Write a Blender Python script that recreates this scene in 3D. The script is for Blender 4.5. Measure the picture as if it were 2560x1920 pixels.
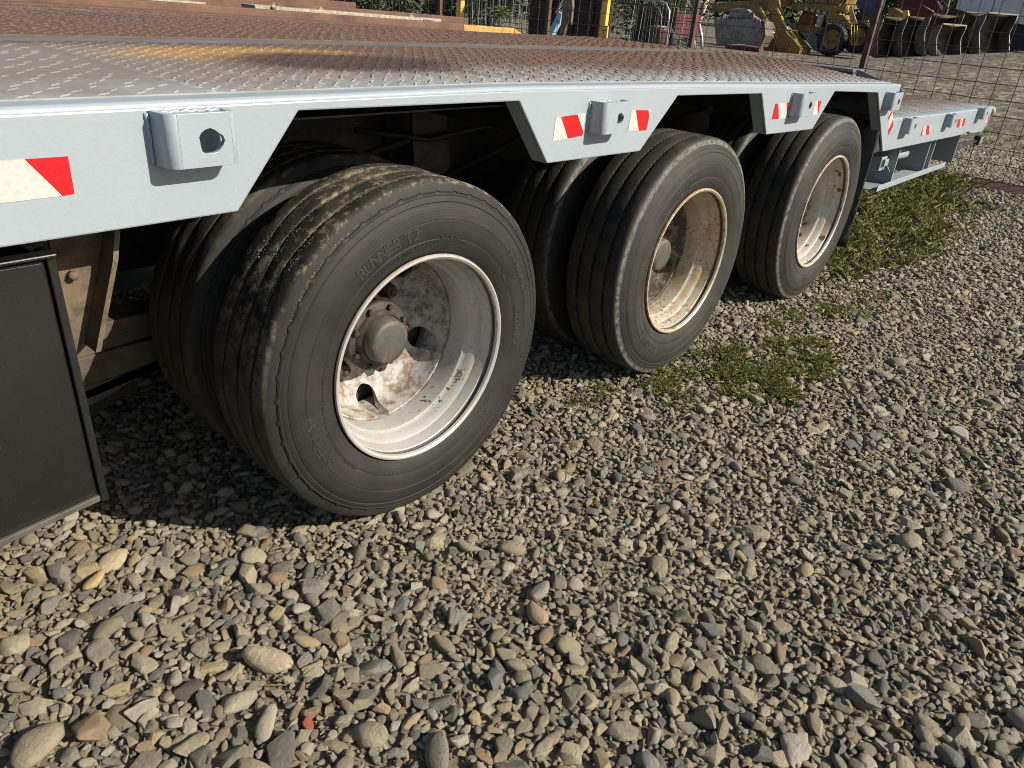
import bpy, bmesh, math, random
import numpy as np
from mathutils import Vector, Matrix, noise as mnoise

for _o in list(bpy.data.objects):
    bpy.data.objects.remove(_o, do_unlink=True)
S = bpy.context.scene
COL = S.collection

# ------------------------------------------------------------------ camera
cam_d = bpy.data.cameras.new('camera')
cam = bpy.data.objects.new('camera', cam_d); COL.objects.link(cam)
YAW, PITCH, ROLL = (0.8703476809622618, -0.48389126559882667, 0.08318757125464644)
_f = Vector((math.cos(PITCH)*math.sin(YAW), math.cos(PITCH)*math.cos(YAW), math.sin(PITCH)))
_r0 = Vector((math.cos(YAW), -math.sin(YAW), 0)); _u0 = _r0.cross(_f)
_r = math.cos(ROLL)*_r0 + math.sin(ROLL)*_u0
_u = -math.sin(ROLL)*_r0 + math.cos(ROLL)*_u0
mw = Matrix.Identity(4)
for i in range(3):
    mw[i][0], mw[i][1], mw[i][2] = _r[i], _u[i], -_f[i]
mw.translation = Vector((-0.965126, -1.070087, 1.090835))
cam.matrix_world = mw
CAMF = 736.664   # focal length in pixels at 1024 px width
cam_d.sensor_width = 36.0
cam_d.lens = CAMF/1024*36.0
cam_d.clip_start = 0.02; cam_d.clip_end = 600
S.camera = cam
CAM = Vector((-0.965126, -1.070087, 1.090835))

# ------------------------------------------------------------------ world, sun, exposure
SUN_TRAVEL = Vector((-0.45, 1.0, -0.69)).normalized()
to_sun = -SUN_TRAVEL
elev = math.asin(to_sun.z); azim = math.atan2(to_sun.x, to_sun.y)
world = bpy.data.worlds.new('World'); S.world = world; world.use_nodes = True
wn = world.node_tree.nodes; wl = world.node_tree.links
bg = wn['Background']; sky = wn.new('ShaderNodeTexSky')
sky.sky_type = 'NISHITA'; sky.sun_disc = False
sky.sun_elevation = elev; sky.sun_rotation = azim
sky.air_density = 1.0; sky.dust_density = 1.0
wl.new(sky.outputs['Color'], bg.inputs['Color']); bg.inputs['Strength'].default_value = 0.07
sun_d = bpy.data.lights.new('sun', 'SUN'); sun = bpy.data.objects.new('sun', sun_d); COL.objects.link(sun)
sun_d.energy = 5.0; sun_d.angle = math.radians(0.5); sun_d.color = (1.0, 0.925, 0.78)
sun.rotation_euler = SUN_TRAVEL.to_track_quat('-Z', 'Y').to_euler()
sun.location = (5, -10, 12)
S.view_settings.view_transform = 'Standard'; S.view_settings.look = 'None'
S.view_settings.exposure = 0.6; S.view_settings.gamma = 1.0
S.view_settings.use_curve_mapping = False
S.cycles.pixel_filter_type = 'BLACKMAN_HARRIS'; S.cycles.filter_width = 1.0; S.cycles.max_bounces = 6; S.cycles.diffuse_bounces = 2; S.cycles.glossy_bounces = 3

rng = random.Random(7); nr = np.random.default_rng(7)

# ------------------------------------------------------------------ materials
class NT:
    def __init__(s, name):
        s.m = bpy.data.materials.new(name); s.m.use_nodes = True
        s.t = s.m.node_tree; s.b = s.t.nodes['Principled BSDF']
        s.co = s.t.nodes.new('ShaderNodeTexCoord')
    def n(s, typ, **kw):
        nd = s.t.nodes.new(typ)
        for k, v in kw.items(): setattr(nd, k, v)
        return nd
    def l(s, a, b): s.t.links.new(a, b)
    def val(s, sock, v):
        if hasattr(v, 'is_linked') or hasattr(v, 'links'): s.l(v, sock)
        else: sock.default_value = v
    def noise(s, scale, detail=4, rough=.55, vec=None, dist=0):
        nd = s.n('ShaderNodeTexNoise'); nd.inputs['Scale'].default_value = scale
        nd.inputs['Detail'].default_value = detail; nd.inputs['Roughness'].default_value = rough
        nd.inputs['Distortion'].default_value = dist
        s.l(vec if vec is not None else s.co.outputs['Object'], nd.inputs['Vector']); return nd.outputs['Fac']
    def ramp(s, fac, stops, interp='LINEAR'):
        nd = s.n('ShaderNodeValToRGB'); nd.color_ramp.interpolation = interp
        els = nd.color_ramp.elements
        while len(els) < len(stops): els.new(0.5)
        for e, (p, c) in zip(els, stops):
            e.position = p; e.color = (*c, 1) if len(c) == 3 else c
        s.l(fac, nd.inputs['Fac']); return nd.outputs['Color']
    def step(s, fac, a, b):
        nd = s.n('ShaderNodeMapRange'); nd.inputs['From Min'].default_value = a; nd.inputs['From Max'].default_value = b
        s.l(fac, nd.inputs['Value']); return nd.outputs['Result']
    def mix(s, fac, a, b, typ='MIX'):
        nd = s.n('ShaderNodeMix', data_type='RGBA', blend_type=typ)
        s.val(nd.inputs[0], fac)
        for sock, v in ((nd.inputs[6], a), (nd.inputs[7], b)):
            if isinstance(v, tuple): sock.default_value = (*v, 1) if len(v) == 3 else v
            else: s.l(v, sock)
        return nd.outputs[2]
    def math(s, op, a, b=0.0, c=0.0):
        nd = s.n('ShaderNodeMath', operation=op)
        for i, v in enumerate((a, b, c)): s.val(nd.inputs[i], v)
        return nd.outputs[0]
    def xyz(s, out='Object'):
        nd = s.n('ShaderNodeSeparateXYZ'); s.l(s.co.outputs[out], nd.inputs[0]); return nd.outputs
    def scaled(s, sc, out='Object'):
        nd = s.n('ShaderNodeMapping'); nd.inputs['Scale'].default_value = sc
        s.l(s.co.outputs[out], nd.inputs['Vector']); return nd.outputs[0]
    def col(s, c):
        if isinstance(c, tuple): s.b.inputs['Base Color'].default_value = (*c, 1)
        else: s.l(c, s.b.inputs['Base Color'])
    def rough(s, v): s.val(s.b.inputs['Roughness'], v)
    def metal(s, v): s.val(s.b.inputs['Metallic'], v)
    def bump(s, h, strength=.3, dist=.002):
        nd = s.n('ShaderNodeBump'); nd.inputs['Strength'].default_value = strength; nd.inputs['Distance'].default_value = dist
        s.l(h, nd.inputs['Height']); s.l(nd.outputs[0], s.b.inputs['Normal'])

def simple(name, c, rough=.5, metal=0, var=.25, scale=6, dirt=None, dirt_amt=.5, bump=.15, bscale=80):
    k = NT(name)
    f = k.noise(scale, 6, .6)
    a = tuple(x*(1-var) for x in c); b = tuple(min(1, x*(1+var)) for x in c)
    cc = k.ramp(f, [(.3, a), (.7, b)])
    if dirt:
        g = k.noise(scale*2.3, 8, .65)
        cc = k.mix(k.step(g, .62-dirt_amt*.3, .72-dirt_amt*.1), cc, dirt)
    k.col(cc); k.rough(rough); k.metal(metal)
    if bump: k.bump(k.noise(bscale, 4), bump, .002)
    return k.m

def mat_paint():
    k = NT('grey_white_paint')
    f = k.noise(3, 5); c = k.ramp(f, [(.3, (.262, .304, .345)), (.7, (.298, .338, .378))])
    g = k.noise(38, 6, .7); c = k.mix(k.math('MULTIPLY', k.step(g, .66, .74), .35), c, (.25, .235, .20))
    v = k.noise(9, 5, .6, k.scaled((5, 5, .7))); c = k.mix(k.math('MULTIPLY', k.step(v, .56, .8), .3), c, (.30, .30, .285))
    k.col(c); k.rough(.34)
    h = k.math('ADD', k.math('ADD', k.noise(55, 6, .65), k.math('MULTIPLY', k.noise(9, 3), .9)), k.math('MULTIPLY', k.noise(200, 3), .25))
    k.bump(h, .26, .0025); return k.m

def mat_rubber(name, dusty, dustcol, amt):
    k = NT(name)
    o = k.xyz()
    r = k.math('SQRT', k.math('ADD', k.math('MULTIPLY', o[0], o[0]), k.math('MULTIPLY', o[2], o[2])))
    f = k.noise(9, 6, .65)
    c = k.ramp(f, [(.3, (.013, .0124, .0116)), (.7, (.025, .0236, .0215))] if amt > 0 else [(.3, (.020, .0192, .018)), (.7, (.036, .0345, .032))])
    # brown road film on the tread band
    tread = k.step(r, .373, .379)
    g = k.noise(14, 7, .7)
    c = k.mix(k.math('MULTIPLY', k.math('MULTIPLY', tread, k.step(g, .35, .7)), dusty), c, (.075, .064, .048))
    if amt > 0:
        s1 = k.noise(58, 9, .78); s2 = k.noise(7, 4, .6)
        top = k.step(o[2], -.05, .28)
        m = k.math('MULTIPLY', k.step(k.math('ADD', k.math('MULTIPLY', s1, .75), k.math('MULTIPLY', s2, .40)), .575, .64), k.math('MULTIPLY', tread, top))
        c = k.mix(k.math('MULTIPLY', m, amt), c, dustcol)
    # pale dust film lying on the sidewall
    w = k.noise(4, 4); c = k.mix(k.math('MULTIPLY', k.step(w, .42, .78), .2), c, (.055, .050, .043))
    if amt == 0:      # grey scuffed shoulder
        sh = k.math('MULTIPLY', k.step(r, .361, .364), k.math('SUBTRACT', 1.0, k.step(r, .3735, .377)))
        sn = k.noise(55, 7, .75); c = k.mix(k.math('MULTIPLY', sh, k.step(sn, .40, .58)), c, (.15, .145, .13))
    k.col(c); k.rough(.66); k.b.inputs['Specular IOR Level'].default_value = .28
    rings = k.n('ShaderNodeTexWave', wave_type='RINGS', rings_direction='Y')
    rings.inputs['Scale'].default_value = 62; k.l(k.co.outputs['Object'], rings.inputs['Vector'])
    side = k.math('SUBTRACT', 1.0, k.step(r, .362, .368))
    band = k.math('MULTIPLY', k.step(r, .30, .305), side)
    h = k.math('ADD', k.math('MULTIPLY', k.math('MULTIPLY', rings.outputs['Fac'], band), .12), k.math('MULTIPLY', k.noise(60, 6, .7), k.math('ADD', .25, k.math('MULTIPLY', tread, .8))))
    k.bump(h, .5, .003); return k.m

def mat_rim(name, base, rust, lip_rust, chips, metal):
    k = NT(name); o = k.xyz()
    r = k.math('SQRT', k.math('ADD', k.math('MULTIPLY', o[0], o[0]), k.math('MULTIPLY', o[2], o[2])))
    f = k.noise(10, 5); c = k.ramp(f, [(.3, tuple(x*.85 for x in base)), (.7, base)])
    sp = k.noise(75, 6, .7); big = k.noise(9, 3)
    spk = k.math('MULTIPLY', k.step(sp, .53, .60), k.step(big, .38, .55))
    c = k.mix(k.math('MULTIPLY', spk, rust), c, (.17, .085, .035))
    # streaky rust on the barrel
    rs = k.noise(16, 6, .7); c = k.mix(k.math('MULTIPLY', k.step(rs, .47, .62), rust*.75), c, (.42, .28, .13))
    if chips:
        ch = k.noise(22, 3, .4); c = k.mix(k.math('MULTIPLY', k.step(ch, .655, .67), 1.0), c, (.15, .07, .045))
    lip = k.step(r, .229, .2325); ln = k.noise(48, 5, .7)
    c = k.mix(k.math('MULTIPLY', k.math('MULTIPLY', lip, k.step(ln, .42, .60)), lip_rust), c, (.30, .16, .07))
    cv = k.math('MULTIPLY', k.step(r, .2232, .2245), k.step(o[1], -.001, .002)); c = k.mix(k.math('MULTIPLY', cv, .9), c, (.05, .035, .022))
    # dried brown mud on the silver disc; the others' dark blotches are painted shade
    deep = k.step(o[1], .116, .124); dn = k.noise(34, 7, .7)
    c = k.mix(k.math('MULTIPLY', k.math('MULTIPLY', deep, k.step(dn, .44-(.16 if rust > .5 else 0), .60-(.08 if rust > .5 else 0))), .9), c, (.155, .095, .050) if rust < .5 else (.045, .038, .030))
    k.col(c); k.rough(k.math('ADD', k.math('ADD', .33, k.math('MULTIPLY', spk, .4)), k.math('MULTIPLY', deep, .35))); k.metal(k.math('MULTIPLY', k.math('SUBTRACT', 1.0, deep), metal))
    k.bump(k.math('ADD', sp, k.math('MULTIPLY', dn, .5)), .18, .0015); return k.m

def mat_deck():
    k = NT('worn_tread_plate'); o = k.xyz()
    n1 = k.noise(7, 6, .65); n2 = k.noise(30, 6, .7)
    rust = k.ramp(n2, [(.3, (.092, .054, .038)), (.55, (.132, .079, .056)), (.8, (.175, .118, .086))])
    # grey overspray fading in from the freshly painted edge beam
    over = k.math('ADD', o[1], k.math('MULTIPLY', k.math('SUBTRACT', n1, .5), .55))
    m = k.math('SUBTRACT', 1.0, k.step(over, -.03, .38))
    left = k.math('SUBTRACT', 1.0, k.step(o[0], -.45, .35))
    m = k.math('MAXIMUM', m, k.math('MULTIPLY', k.math('MULTIPLY', left, .42), k.math('SUBTRACT', 1.0, k.step(o[1], .70, .82))))
    c = k.mix(m, rust, (.31, .318, .32))
    def blob(cx, cy, rx, ry, colr, amt, soft=.25):
        dx = k.math('DIVIDE', k.math('SUBTRACT', o[0], cx), rx); dy = k.math('DIVIDE', k.math('SUBTRACT', o[1], cy), ry)
        d = k.math('SQRT', k.math('ADD', k.math('MULTIPLY', dx, dx), k.math('MULTIPLY', dy, dy)))
        d = k.math('ADD', d, k.math('MULTIPLY', k.math('SUBTRACT', k.noise(9, 6, .7), .5), .8))
        return k.mix(k.math('MULTIPLY', k.math('SUBTRACT', 1.0, k.step(d, 1-soft, 1+soft)), amt), c, colr)
    c = blob(.0, .57, .30, .14, (.36, .215, .07), .72)
    c = blob(.13, .42, .29, .17, (.060, .036, .034), .95)
    c = blob(.12, 1.78, .22, .14, (.10, .065, .065), .8)
    k.col(c); k.rough(.78); k.b.inputs['Specular IOR Level'].default_value = .25; k.bump(k.noise(90, 5, .7), .25, .0015); return k.m

def mat_stone():
    k = NT('river_gravel')
    oi = k.n('ShaderNodeObjectInfo')
    pal = [(.235, .203, .135), (.31, .268, .178), (.175, .158, .113), (.42, .365, .245), (.150, .142, .118), (.265, .24, .172), (.20, .172, .115),
           (.39, .31, .175), (.205, .198, .168), (.48, .44, .335), (.29, .25, .165), (.115, .110, .095), (.335, .295, .205), (.245, .212, .14), (.56, .52, .43), (.25, .18, .105), (.215, .20, .148), (.135, .138, .128), (.36, .33, .25)]
    pal = [tuple((.045+x*STONE_GAIN*(1, .97, .96)[i])*min(1, .62/(.045+c[0]*STONE_GAIN)) for i, x in enumerate(c)) for c in pal]
    c = k.ramp(oi.outputs['Random'], [(i/len(pal), p) for i, p in enumerate(pal)], 'CONSTANT')
    f = k.noise(1.6, 8, .68); c = k.mix(.85, c, k.ramp(f, [(.28, (.66, .65, .63)), (.5, (1, 1, 1)), (.72, (1.3, 1.26, 1.16))]), 'MULTIPLY')
    v = k.noise(9, 6, .7); c = k.mix(k.math('MULTIPLY', k.step(v, .60, .70), .35), c, (.50, .44, .34))
    d = k.noise(3.1, 5, .6); c = k.mix(k.math('MULTIPLY', k.step(d, .58, .75), .4), c, (.12, .10, .075))
    k.col(c); k.rough(.72); k.b.inputs['Specular IOR Level'].default_value = .35
    k.bump(k.math('ADD', k.noise(3.6, 10, .76), k.math('MULTIPLY', k.noise(16, 5, .75), .35)), .8, .055); return k.m

def mat_ground():
    k = NT('gravel_yard_ground')
    f = k.noise(2.2, 6, .6); c = k.ramp(f, [(.3, (.17, .145, .105)), (.7, (.27, .23, .17))])
    vo = k.n('ShaderNodeTexVoronoi'); vo.inputs['Scale'].default_value = 26; k.l(k.scaled((1, 1, .05)), vo.inputs['Vector'])
    cell = k.ramp(vo.outputs['Color'], [(0, (.10, .09, .075)), (.35, (.22, .19, .145)), (.7, (.32, .275, .21)), (1, (.44, .39, .31))])
    edge = k.math('SUBTRACT', 1.0, k.step(vo.outputs['Distance'], .35, .62))
    o = k.xyz(); far = k.math('MAXIMUM', k.math('MAXIMUM', k.step(o[0], 4.5, 8.0), k.step(k.math('MULTIPLY', o[1], -1.0), 1.0, 1.5)), k.step(k.math('MULTIPLY', o[0], -1.0), 1.5, 1.9)); vfar = k.step(o[0], 8.0, 12.0)
    c = k.mix(k.math('MULTIPLY', far, .9), c, k.mix(edge, (.07, .06, .05), cell))
    v2 = k.n('ShaderNodeTexVoronoi'); v2.inputs['Scale'].default_value = 9; k.l(k.scaled((.6, 1.3, .05)), v2.inputs['Vector'])
    cell2 = k.ramp(v2.outputs['Color'], [(0, (.05, .044, .034)), (.35, (.12, .105, .08)), (.7, (.25, .22, .165)), (1, (.52, .46, .36))])
    mot = k.noise(1.1, 7, .7)
    c = k.mix(k.math('MULTIPLY', vfar, .75), c, cell2); c = k.mix(k.math('MULTIPLY', vfar, k.math('MULTIPLY', k.step(mot, .5, .62), .55)), c, (.10, .085, .06))
    g = k.noise(.55, 6, .65); green = k.math('MULTIPLY', k.step(g, .57, .70), k.math('MULTIPLY', far, .45))
    c = k.mix(green, c, (.14, .135, .06))
    # pale sandy silt in front of the toolbox
    sx = k.math('DIVIDE', k.math('SUBTRACT', o[0], -1.0), .34); sy = k.math('DIVIDE', k.math('SUBTRACT', o[1], .40), .20)
    sd = k.math('ADD', k.math('SQRT', k.math('ADD', k.math('MULTIPLY', sx, sx), k.math('MULTIPLY', sy, sy))), k.math('MULTIPLY', k.math('SUBTRACT', k.noise(8, 5), .5), .8))
    c = k.mix(k.math('SUBTRACT', 1.0, k.step(sd, .8, 1.2)), c, (.36, .28, .18))
    k.col(c); k.rough(.9); k.b.inputs['Specular IOR Level'].default_value = .15
    h = k.math('ADD', k.math('MULTIPLY', k.noise(70, 8, .75), .4), k.math('MULTIPLY', edge, k.math('MULTIPLY', far, 1.0)))
    k.bump(h, .9, .02); return k.m

def mat_leaf(name, stops, rough=.55):
    k = NT(name); g = k.n('ShaderNodeNewGeometry')
    k.col(k.ramp(g.outputs['Random Per Island'], stops)); k.rough(rough)
    k.b.inputs['Specular IOR Level'].default_value = .25
    tr = k.n('ShaderNodeBsdfTranslucent'); mx = k.n('ShaderNodeMixShader'); mx.inputs[0].default_value = .38
    for lk in list(k.t.links):
        if lk.to_socket == k.b.inputs['Base Color']: k.l(lk.from_socket, tr.inputs['Color'])
    out = k.t.nodes['Material Output']; k.l(k.b.outputs[0], mx.inputs[1]); k.l(tr.outputs[0], mx.inputs[2]); k.l(mx.outputs[0], out.inputs['Surface'])
    return k.m

def mat_tape(name, c):
    k = NT(name); vo = k.n('ShaderNodeTexVoronoi'); vo.inputs['Scale'].default_value = 190; vo.distance = 'CHEBYCHEV'
    k.l(k.co.outputs['Object'], vo.inputs['Vector'])
    cc = k.ramp(vo.outputs['Distance'], [(.2, tuple(x for x in c)), (.75, tuple(x*.82 for x in c))])
    k.col(cc); k.rough(.28); return k.m

def mat_box():
    k = NT('black_speckled_paint')
    n = k.noise(5, 4); c = k.ramp(n, [(.35, (.0065, .006, .006)), (.75, (.012, .0112, .011))])
    sp = k.noise(240, 2, .5); c = k.mix(k.math('MULTIPLY', k.step(sp, .70, .75), .25), c, (.14, .135, .13))
    sc = k.noise(42, 3, .5, k.scaled((3, 1, .8))); c = k.mix(k.step(sc, .83, .845), c, (.4, .38, .35))
    dd = k.noise(4, 5); c = k.mix(k.math('MULTIPLY', k.step(dd, .52, .78), .08), c, (.09, .08, .07))
    k.col(c); k.rough(.42); k.bump(k.noise(150, 3), .12, .001); return k.m

STONE_GAIN = 1.66
M = {}
M['paint'] = mat_paint()
M['rubA'] = mat_rubber('dusty_worn_rubber', .75, (.24, .20, .14), .75)
M['rubB'] = mat_rubber('brown_filmed_rubber', .85, (.3, .26, .2), 0)
M['letter'] = simple('raised_rubber', (.021, .0203, .0192), .7, var=.15, bump=.1)
M['rimA'] = mat_rim('silver_rim_paint', (.41, .41, .40), .25, .4, False, .12)
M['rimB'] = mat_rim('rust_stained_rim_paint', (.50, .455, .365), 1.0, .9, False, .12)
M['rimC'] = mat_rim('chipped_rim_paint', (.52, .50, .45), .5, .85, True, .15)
M['hub'] = simple('greasy_hub_metal', (.066, .063, .058), .6, .1, .35, 14, (.17, .095, .05), .24, .35, 60)
M['hubdark'] = simple('oily_hub_flange', (.030, .025, .022), .65, .1, .4, 20, (.065, .05, .04), .5, .4, 90)
M['nut'] = simple('dirty_steel_nut', (.07, .06, .05), .55, .4, .4, 30, (.16, .10, .05), .5)
M['deck'] = mat_deck()
M['strip'] = simple('grey_steel_strip', (.155, .16, .165), .5, .3, .3, 5, (.23, .16, .12), .4)
M['chassis'] = simple('black_chassis_paint', (.018, .018, .019), .6, 0, .4, 5, (.07, .055, .045), .5)
M['rustybracket'] = simple('dusty_rusty_steel', (.115, .083, .052), .85, 0, .45, 14, (.05, .035, .025), .5, .5)
M['spring'] = simple('muddy_spring_steel', (.075, .058, .044), .85, 0, .3, 9, (.11, .085, .06), .5)
M['box'] = mat_box()
M['alu'] = simple('dull_metal_edging', (.13, .12, .105), .45, .5, .3, 20, (.16, .13, .10), .4)
M['blackrub'] = simple('black_rubber_flap', (.014, .014, .014), .6, 0, .3, 8)
M['red'] = mat_tape('red_reflective_film', (.46, .012, .016))
M['white'] = mat_tape('white_reflective_film', (.50, .495, .475))
M['stone'] = mat_stone()
M['ground'] = mat_ground()
M['fence'] = simple('rusty_fence_steel', (.075, .035, .028), .7, .1, .35, 12, (.14, .065, .04), .4)
M['wire'] = simple('rusty_fence_wire', (.06, .038, .030), .7, .1, .3, 12)
M['yellow'] = simple('faded_yellow_paint', (.25, .16, .032), .55, 0, .28, 2.5, (.13, .085, .04), .5)
M['yellowbright'] = simple('bright_yellow_paint', (.62, .40, .07), .5, 0, .2, 5, (.25, .14, .06), .35)  # brighter yellow for the posts and small loader parts
M['tyre'] = simple('plain_black_tyre', (.022, .022, .024), .75, 0, .3, 8)
M['orange'] = simple('orange_primer', (.30, .10, .03), .6, 0, .25, 5)
M['steelgrey'] = simple('worn_grey_steel', (.26, .26, .255), .5, .35, .3, 3, (.14, .12, .11), .5)
M['darksteel'] = simple('dark_brown_steel', (.14, .105, .078), .55, .25, .35, 3, (.05, .04, .035), .5)
M['edge'] = simple('bright_worn_edge', (.42, .37, .30), .5, .3, .2, 8)
M['maroon'] = simple('maroon_paint', (.085, .013, .016), .5, 0, .25, 4)
M['blue'] = simple('deep_blue_paint', (.03, .06, .20), .45, 0, .25, 3)
M['lightblue'] = simple('pale_blue_paint', (.30, .50, .64), .45, 0, .2, 4, (.45, .45, .44), .2)
M['whiteveh'] = simple('white_vehicle_paint', (.55, .56, .58), .5, 0, .12, 2, (.3, .29, .27), .2)
M['navy'] = simple('dark_vehicle_underframe', (.016, .018, .026), .6, 0, .3, 3)
M['chrome'] = simple('chromed_rod', (.75, .75, .75), .15, .9, .05, 3, bump=0)
M['rust'] = simple('orange_brown_rust', (.125, .066, .044), .85, 0, .35, 9, (.14, .07, .05), .5, .5, 50)
M['rustyyellow'] = simple('rust_eaten_yellow_paint', (.55, .32, .06), .7, 0, .2, 14, (.27, .12, .06), .62, .4, 50)
M['plank'] = simple('weathered_plank', (.34, .31, .24), .85, 0, .3, 30, (.2, .17, .12), .5, .6, 60)
M['brown'] = simple('brown_skip_paint', (.022, .010, .009), .75, 0, .3, 3, (.05, .022, .016), .3)
M['timber'] = simple('pale_timber', (.42, .34, .24), .8, 0, .3, 12)
M['galv'] = simple('galvanised_tube', (.42, .46, .45), .4, .5, .2, 6)
M['greenwire'] = simple('green_coated_wire', (.05, .10, .085), .5, .1, .25, 6)
M['pink'] = simple('faded_red_plastic', (.13, .035, .035), .6, 0, .2, 4)
M['lens'] = simple('grey_lamp_lens', (.30, .29, .27), .3, 0, .1, 5)
M['grass'] = mat_leaf('short_grass_blades', [(0, (.085, .115, .03)), (.35, (.155, .19, .05)), (.6, (.23, .24, .08)), (.8, (.33, .29, .14)), (1, (.44, .37, .22))])
M['drygrass'] = mat_leaf('dry_grass_stalks', [(0, (.14, .15, .05)), (.5, (.27, .24, .12)), (1, (.40, .34, .2))])
M['weed'] = mat_leaf('weed_leaves', [(0, (.07, .11, .03)), (.6, (.15, .18, .06)), (1, (.28, .28, .12))])
M['bush'] = mat_leaf('dark_shrub_leaves', [(0, (.015, .028, .012)), (.5, (.04, .062, .024)), (.85, (.09, .11, .05)), (1, (.2, .2, .12))])
M['bark'] = simple('brown_bark', (.09, .065, .045), .85)

# ------------------------------------------------------------------ mesh helpers
class MB:
    def __init__(s): s.v = []; s.f = []; s.smooth = []; s.mi = []; s.cm = 0
    def face(s, idx, smooth=False): s.f.append(tuple(idx)); s.smooth.append(smooth); s.mi.append(s.cm)
    def add(s, vs, fs, smooth=False):
        b = len(s.v); s.v.extend([tuple(p) for p in vs])
        for f in fs: s.face([b+i for i in f], smooth)
    def box(s, a, b):
        x0, y0, z0 = a; x1, y1, z1 = b
        s.add([(x0,y0,z0),(x1,y0,z0),(x1,y1,z0),(x0,y1,z0),(x0,y0,z1),(x1,y0,z1),(x1,y1,z1),(x0,y1,z1)],
              [(0,3,2,1),(4,5,6,7),(0,1,5,4),(1,2,6,5),(2,3,7,6),(3,0,4,7)])
    def prism(s, pts, ax, a, b):
        """polygon (2 coords) extruded along axis ax ('x','y','z') from a to b"""
        def mk(p, t): return {'x': (t, p[0], p[1]), 'y': (p[0], t, p[1]), 'z': (p[0], p[1], t)}[ax]
        n = len(pts); vs = [mk(p, a) for p in pts]+[mk(p, b) for p in pts]
        fs = [tuple(range(n))[::-1], tuple(range(n, 2*n))]+[(i, (i+1) % n, n+(i+1) % n, n+i) for i in range(n)]
        s.add(vs, fs)
    def tube(s, pts, r, n=8, caps=True):
        pts = [Vector(p) for p in pts]; rr = r if isinstance(r, (list, tuple)) else [r]*len(pts)
        b = len(s.v); prev = None
        for i, p in enumerate(pts):
            t = (pts[min(i+1, len(pts)-1)]-pts[max(i-1, 0)]).normalized()
            if prev is None: prev = t.orthogonal().normalized()
            u = (prev-t*prev.dot(t)).normalized(); w = t.cross(u); prev = u
            for j in range(n):
                a = 2*math.pi*j/n; s.v.append(tuple(p+(u*math.cos(a)+w*math.sin(a))*rr[i]))
        for i in range(len(pts)-1):
            for j in range(n):
                s.face((b+i*n+j, b+i*n+(j+1) % n, b+(i+1)*n+(j+1) % n, b+(i+1)*n+j), True)
        if caps:
            s.face([b+j for j in range(n)][::-1]); s.face([b+(len(pts)-1)*n+j for j in range(n)])
    def lathe(s, prof, n=48, axis='y', c=(0,0,0), smooth=True, closed=False):
        b = len(s.v); m = len(prof)
        for i in range(n):
            a = 2*math.pi*i/n; ca, sa = math.cos(a), math.sin(a)
            for (r, h) in prof:
                if axis == 'y': p = (c[0]+r*ca, c[1]+h, c[2]+r*sa)
                elif axis == 'x': p = (c[0]+h, c[1]+r*ca, c[2]+r*sa)
                else: p = (c[0]+r*ca, c[1]+r*sa, c[2]+h)
                s.v.append(p)
        for i in range(n):
            for j in range(m if closed else m-1):
                j2 = (j+1) % m
                s.face((b+i*m+j, b+((i+1) % n)*m+j, b+((i+1) % n)*m+j2, b+i*m+j2), smooth)
    def mesh(s, name):
        me = bpy.data.meshes.new(name); me.from_pydata(s.v, [], s.f)
        me.polygons.foreach_set('use_smooth', s.smooth)
        if any(s.mi): me.polygons.foreach_set('material_index', s.mi)
        me.update(); return me

def fix_normals(me):
    bm = bmesh.new(); bm.from_mesh(me); bmesh.ops.recalc_face_normals(bm, faces=bm.faces); bm.to_mesh(me); bm.free()

def obj(name, mb, mat, parent=None, bevel=0, fix=True, keep=False):
    """keep=True: mesh coordinates are already local to the parent, else they are world ones"""
    me = mb if isinstance(mb, bpy.types.Mesh) else mb.mesh(name)
    if fix: fix_normals(me)
    for m in (mat if isinstance(mat, (list, tuple)) else [mat]): me.materials.append(m)
    o = bpy.data.objects.new(name, me); COL.objects.link(o)
    if parent is not None:
        o.parent = parent
        if not keep:
            w = Vector((0, 0, 0)); q = parent
            while q is not None: w += q.location; q = q.parent
            o.location = -w
    if bevel:
        md = o.modifiers.new('edge', 'BEVEL'); md.width = bevel; md.segments = 2; md.limit_method = 'ANGLE'; md.angle_limit = .6
    return o

def tag(o, label, cat, group=None, kind=None):
    o['label'] = label; o['category'] = cat
    if group: o['group'] = group
    if kind: o['kind'] = kind
    return o

def thing(name, loc, label, cat, group=None):
    o = bpy.data.objects.new(name, None); COL.objects.link(o); o.location = loc; o.empty_display_size = .1
    return tag(o, label, cat, group)

# ------------------------------------------------------------------ ground
def gz(x, y):
    t = max(0.0, min(1.0, (x-10)/16.0)); t2 = max(0, (x-10)/16.0)
    yy = max(y, 3.0)
    return t*(.08+max(0.0, 8.3-yy)*.145)*(1 if t2 < 1 else 1)

gx = np.unique(np.concatenate([np.linspace(-220, -6, 12), np.linspace(-6, 12, 60), np.linspace(12, 40, 28), np.linspace(40, 260, 14)]))
gy = np.unique(np.concatenate([np.linspace(-220, -8, 12), np.linspace(-8, 16, 60), np.linspace(16, 260, 16)]))
mb = MB()
for x in gx:
    for y in gy: mb.v.append((x, y, gz(x, y)))
ny = len(gy)
for i in range(len(gx)-1):
    for j in range(ny-1): mb.face((i*ny+j, (i+1)*ny+j, (i+1)*ny+j+1, i*ny+j+1), True)
ground = obj('ground', mb, M['ground'], fix=False); ground['kind'] = 'structure'

# ------------------------------------------------------------------ trailer
WR = 0.3827
TR = thing('trailer', (0, 0, 0), 'low grey-white flatbed trailer on dual wheels with rusty tread-plate deck', 'trailer')

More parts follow.
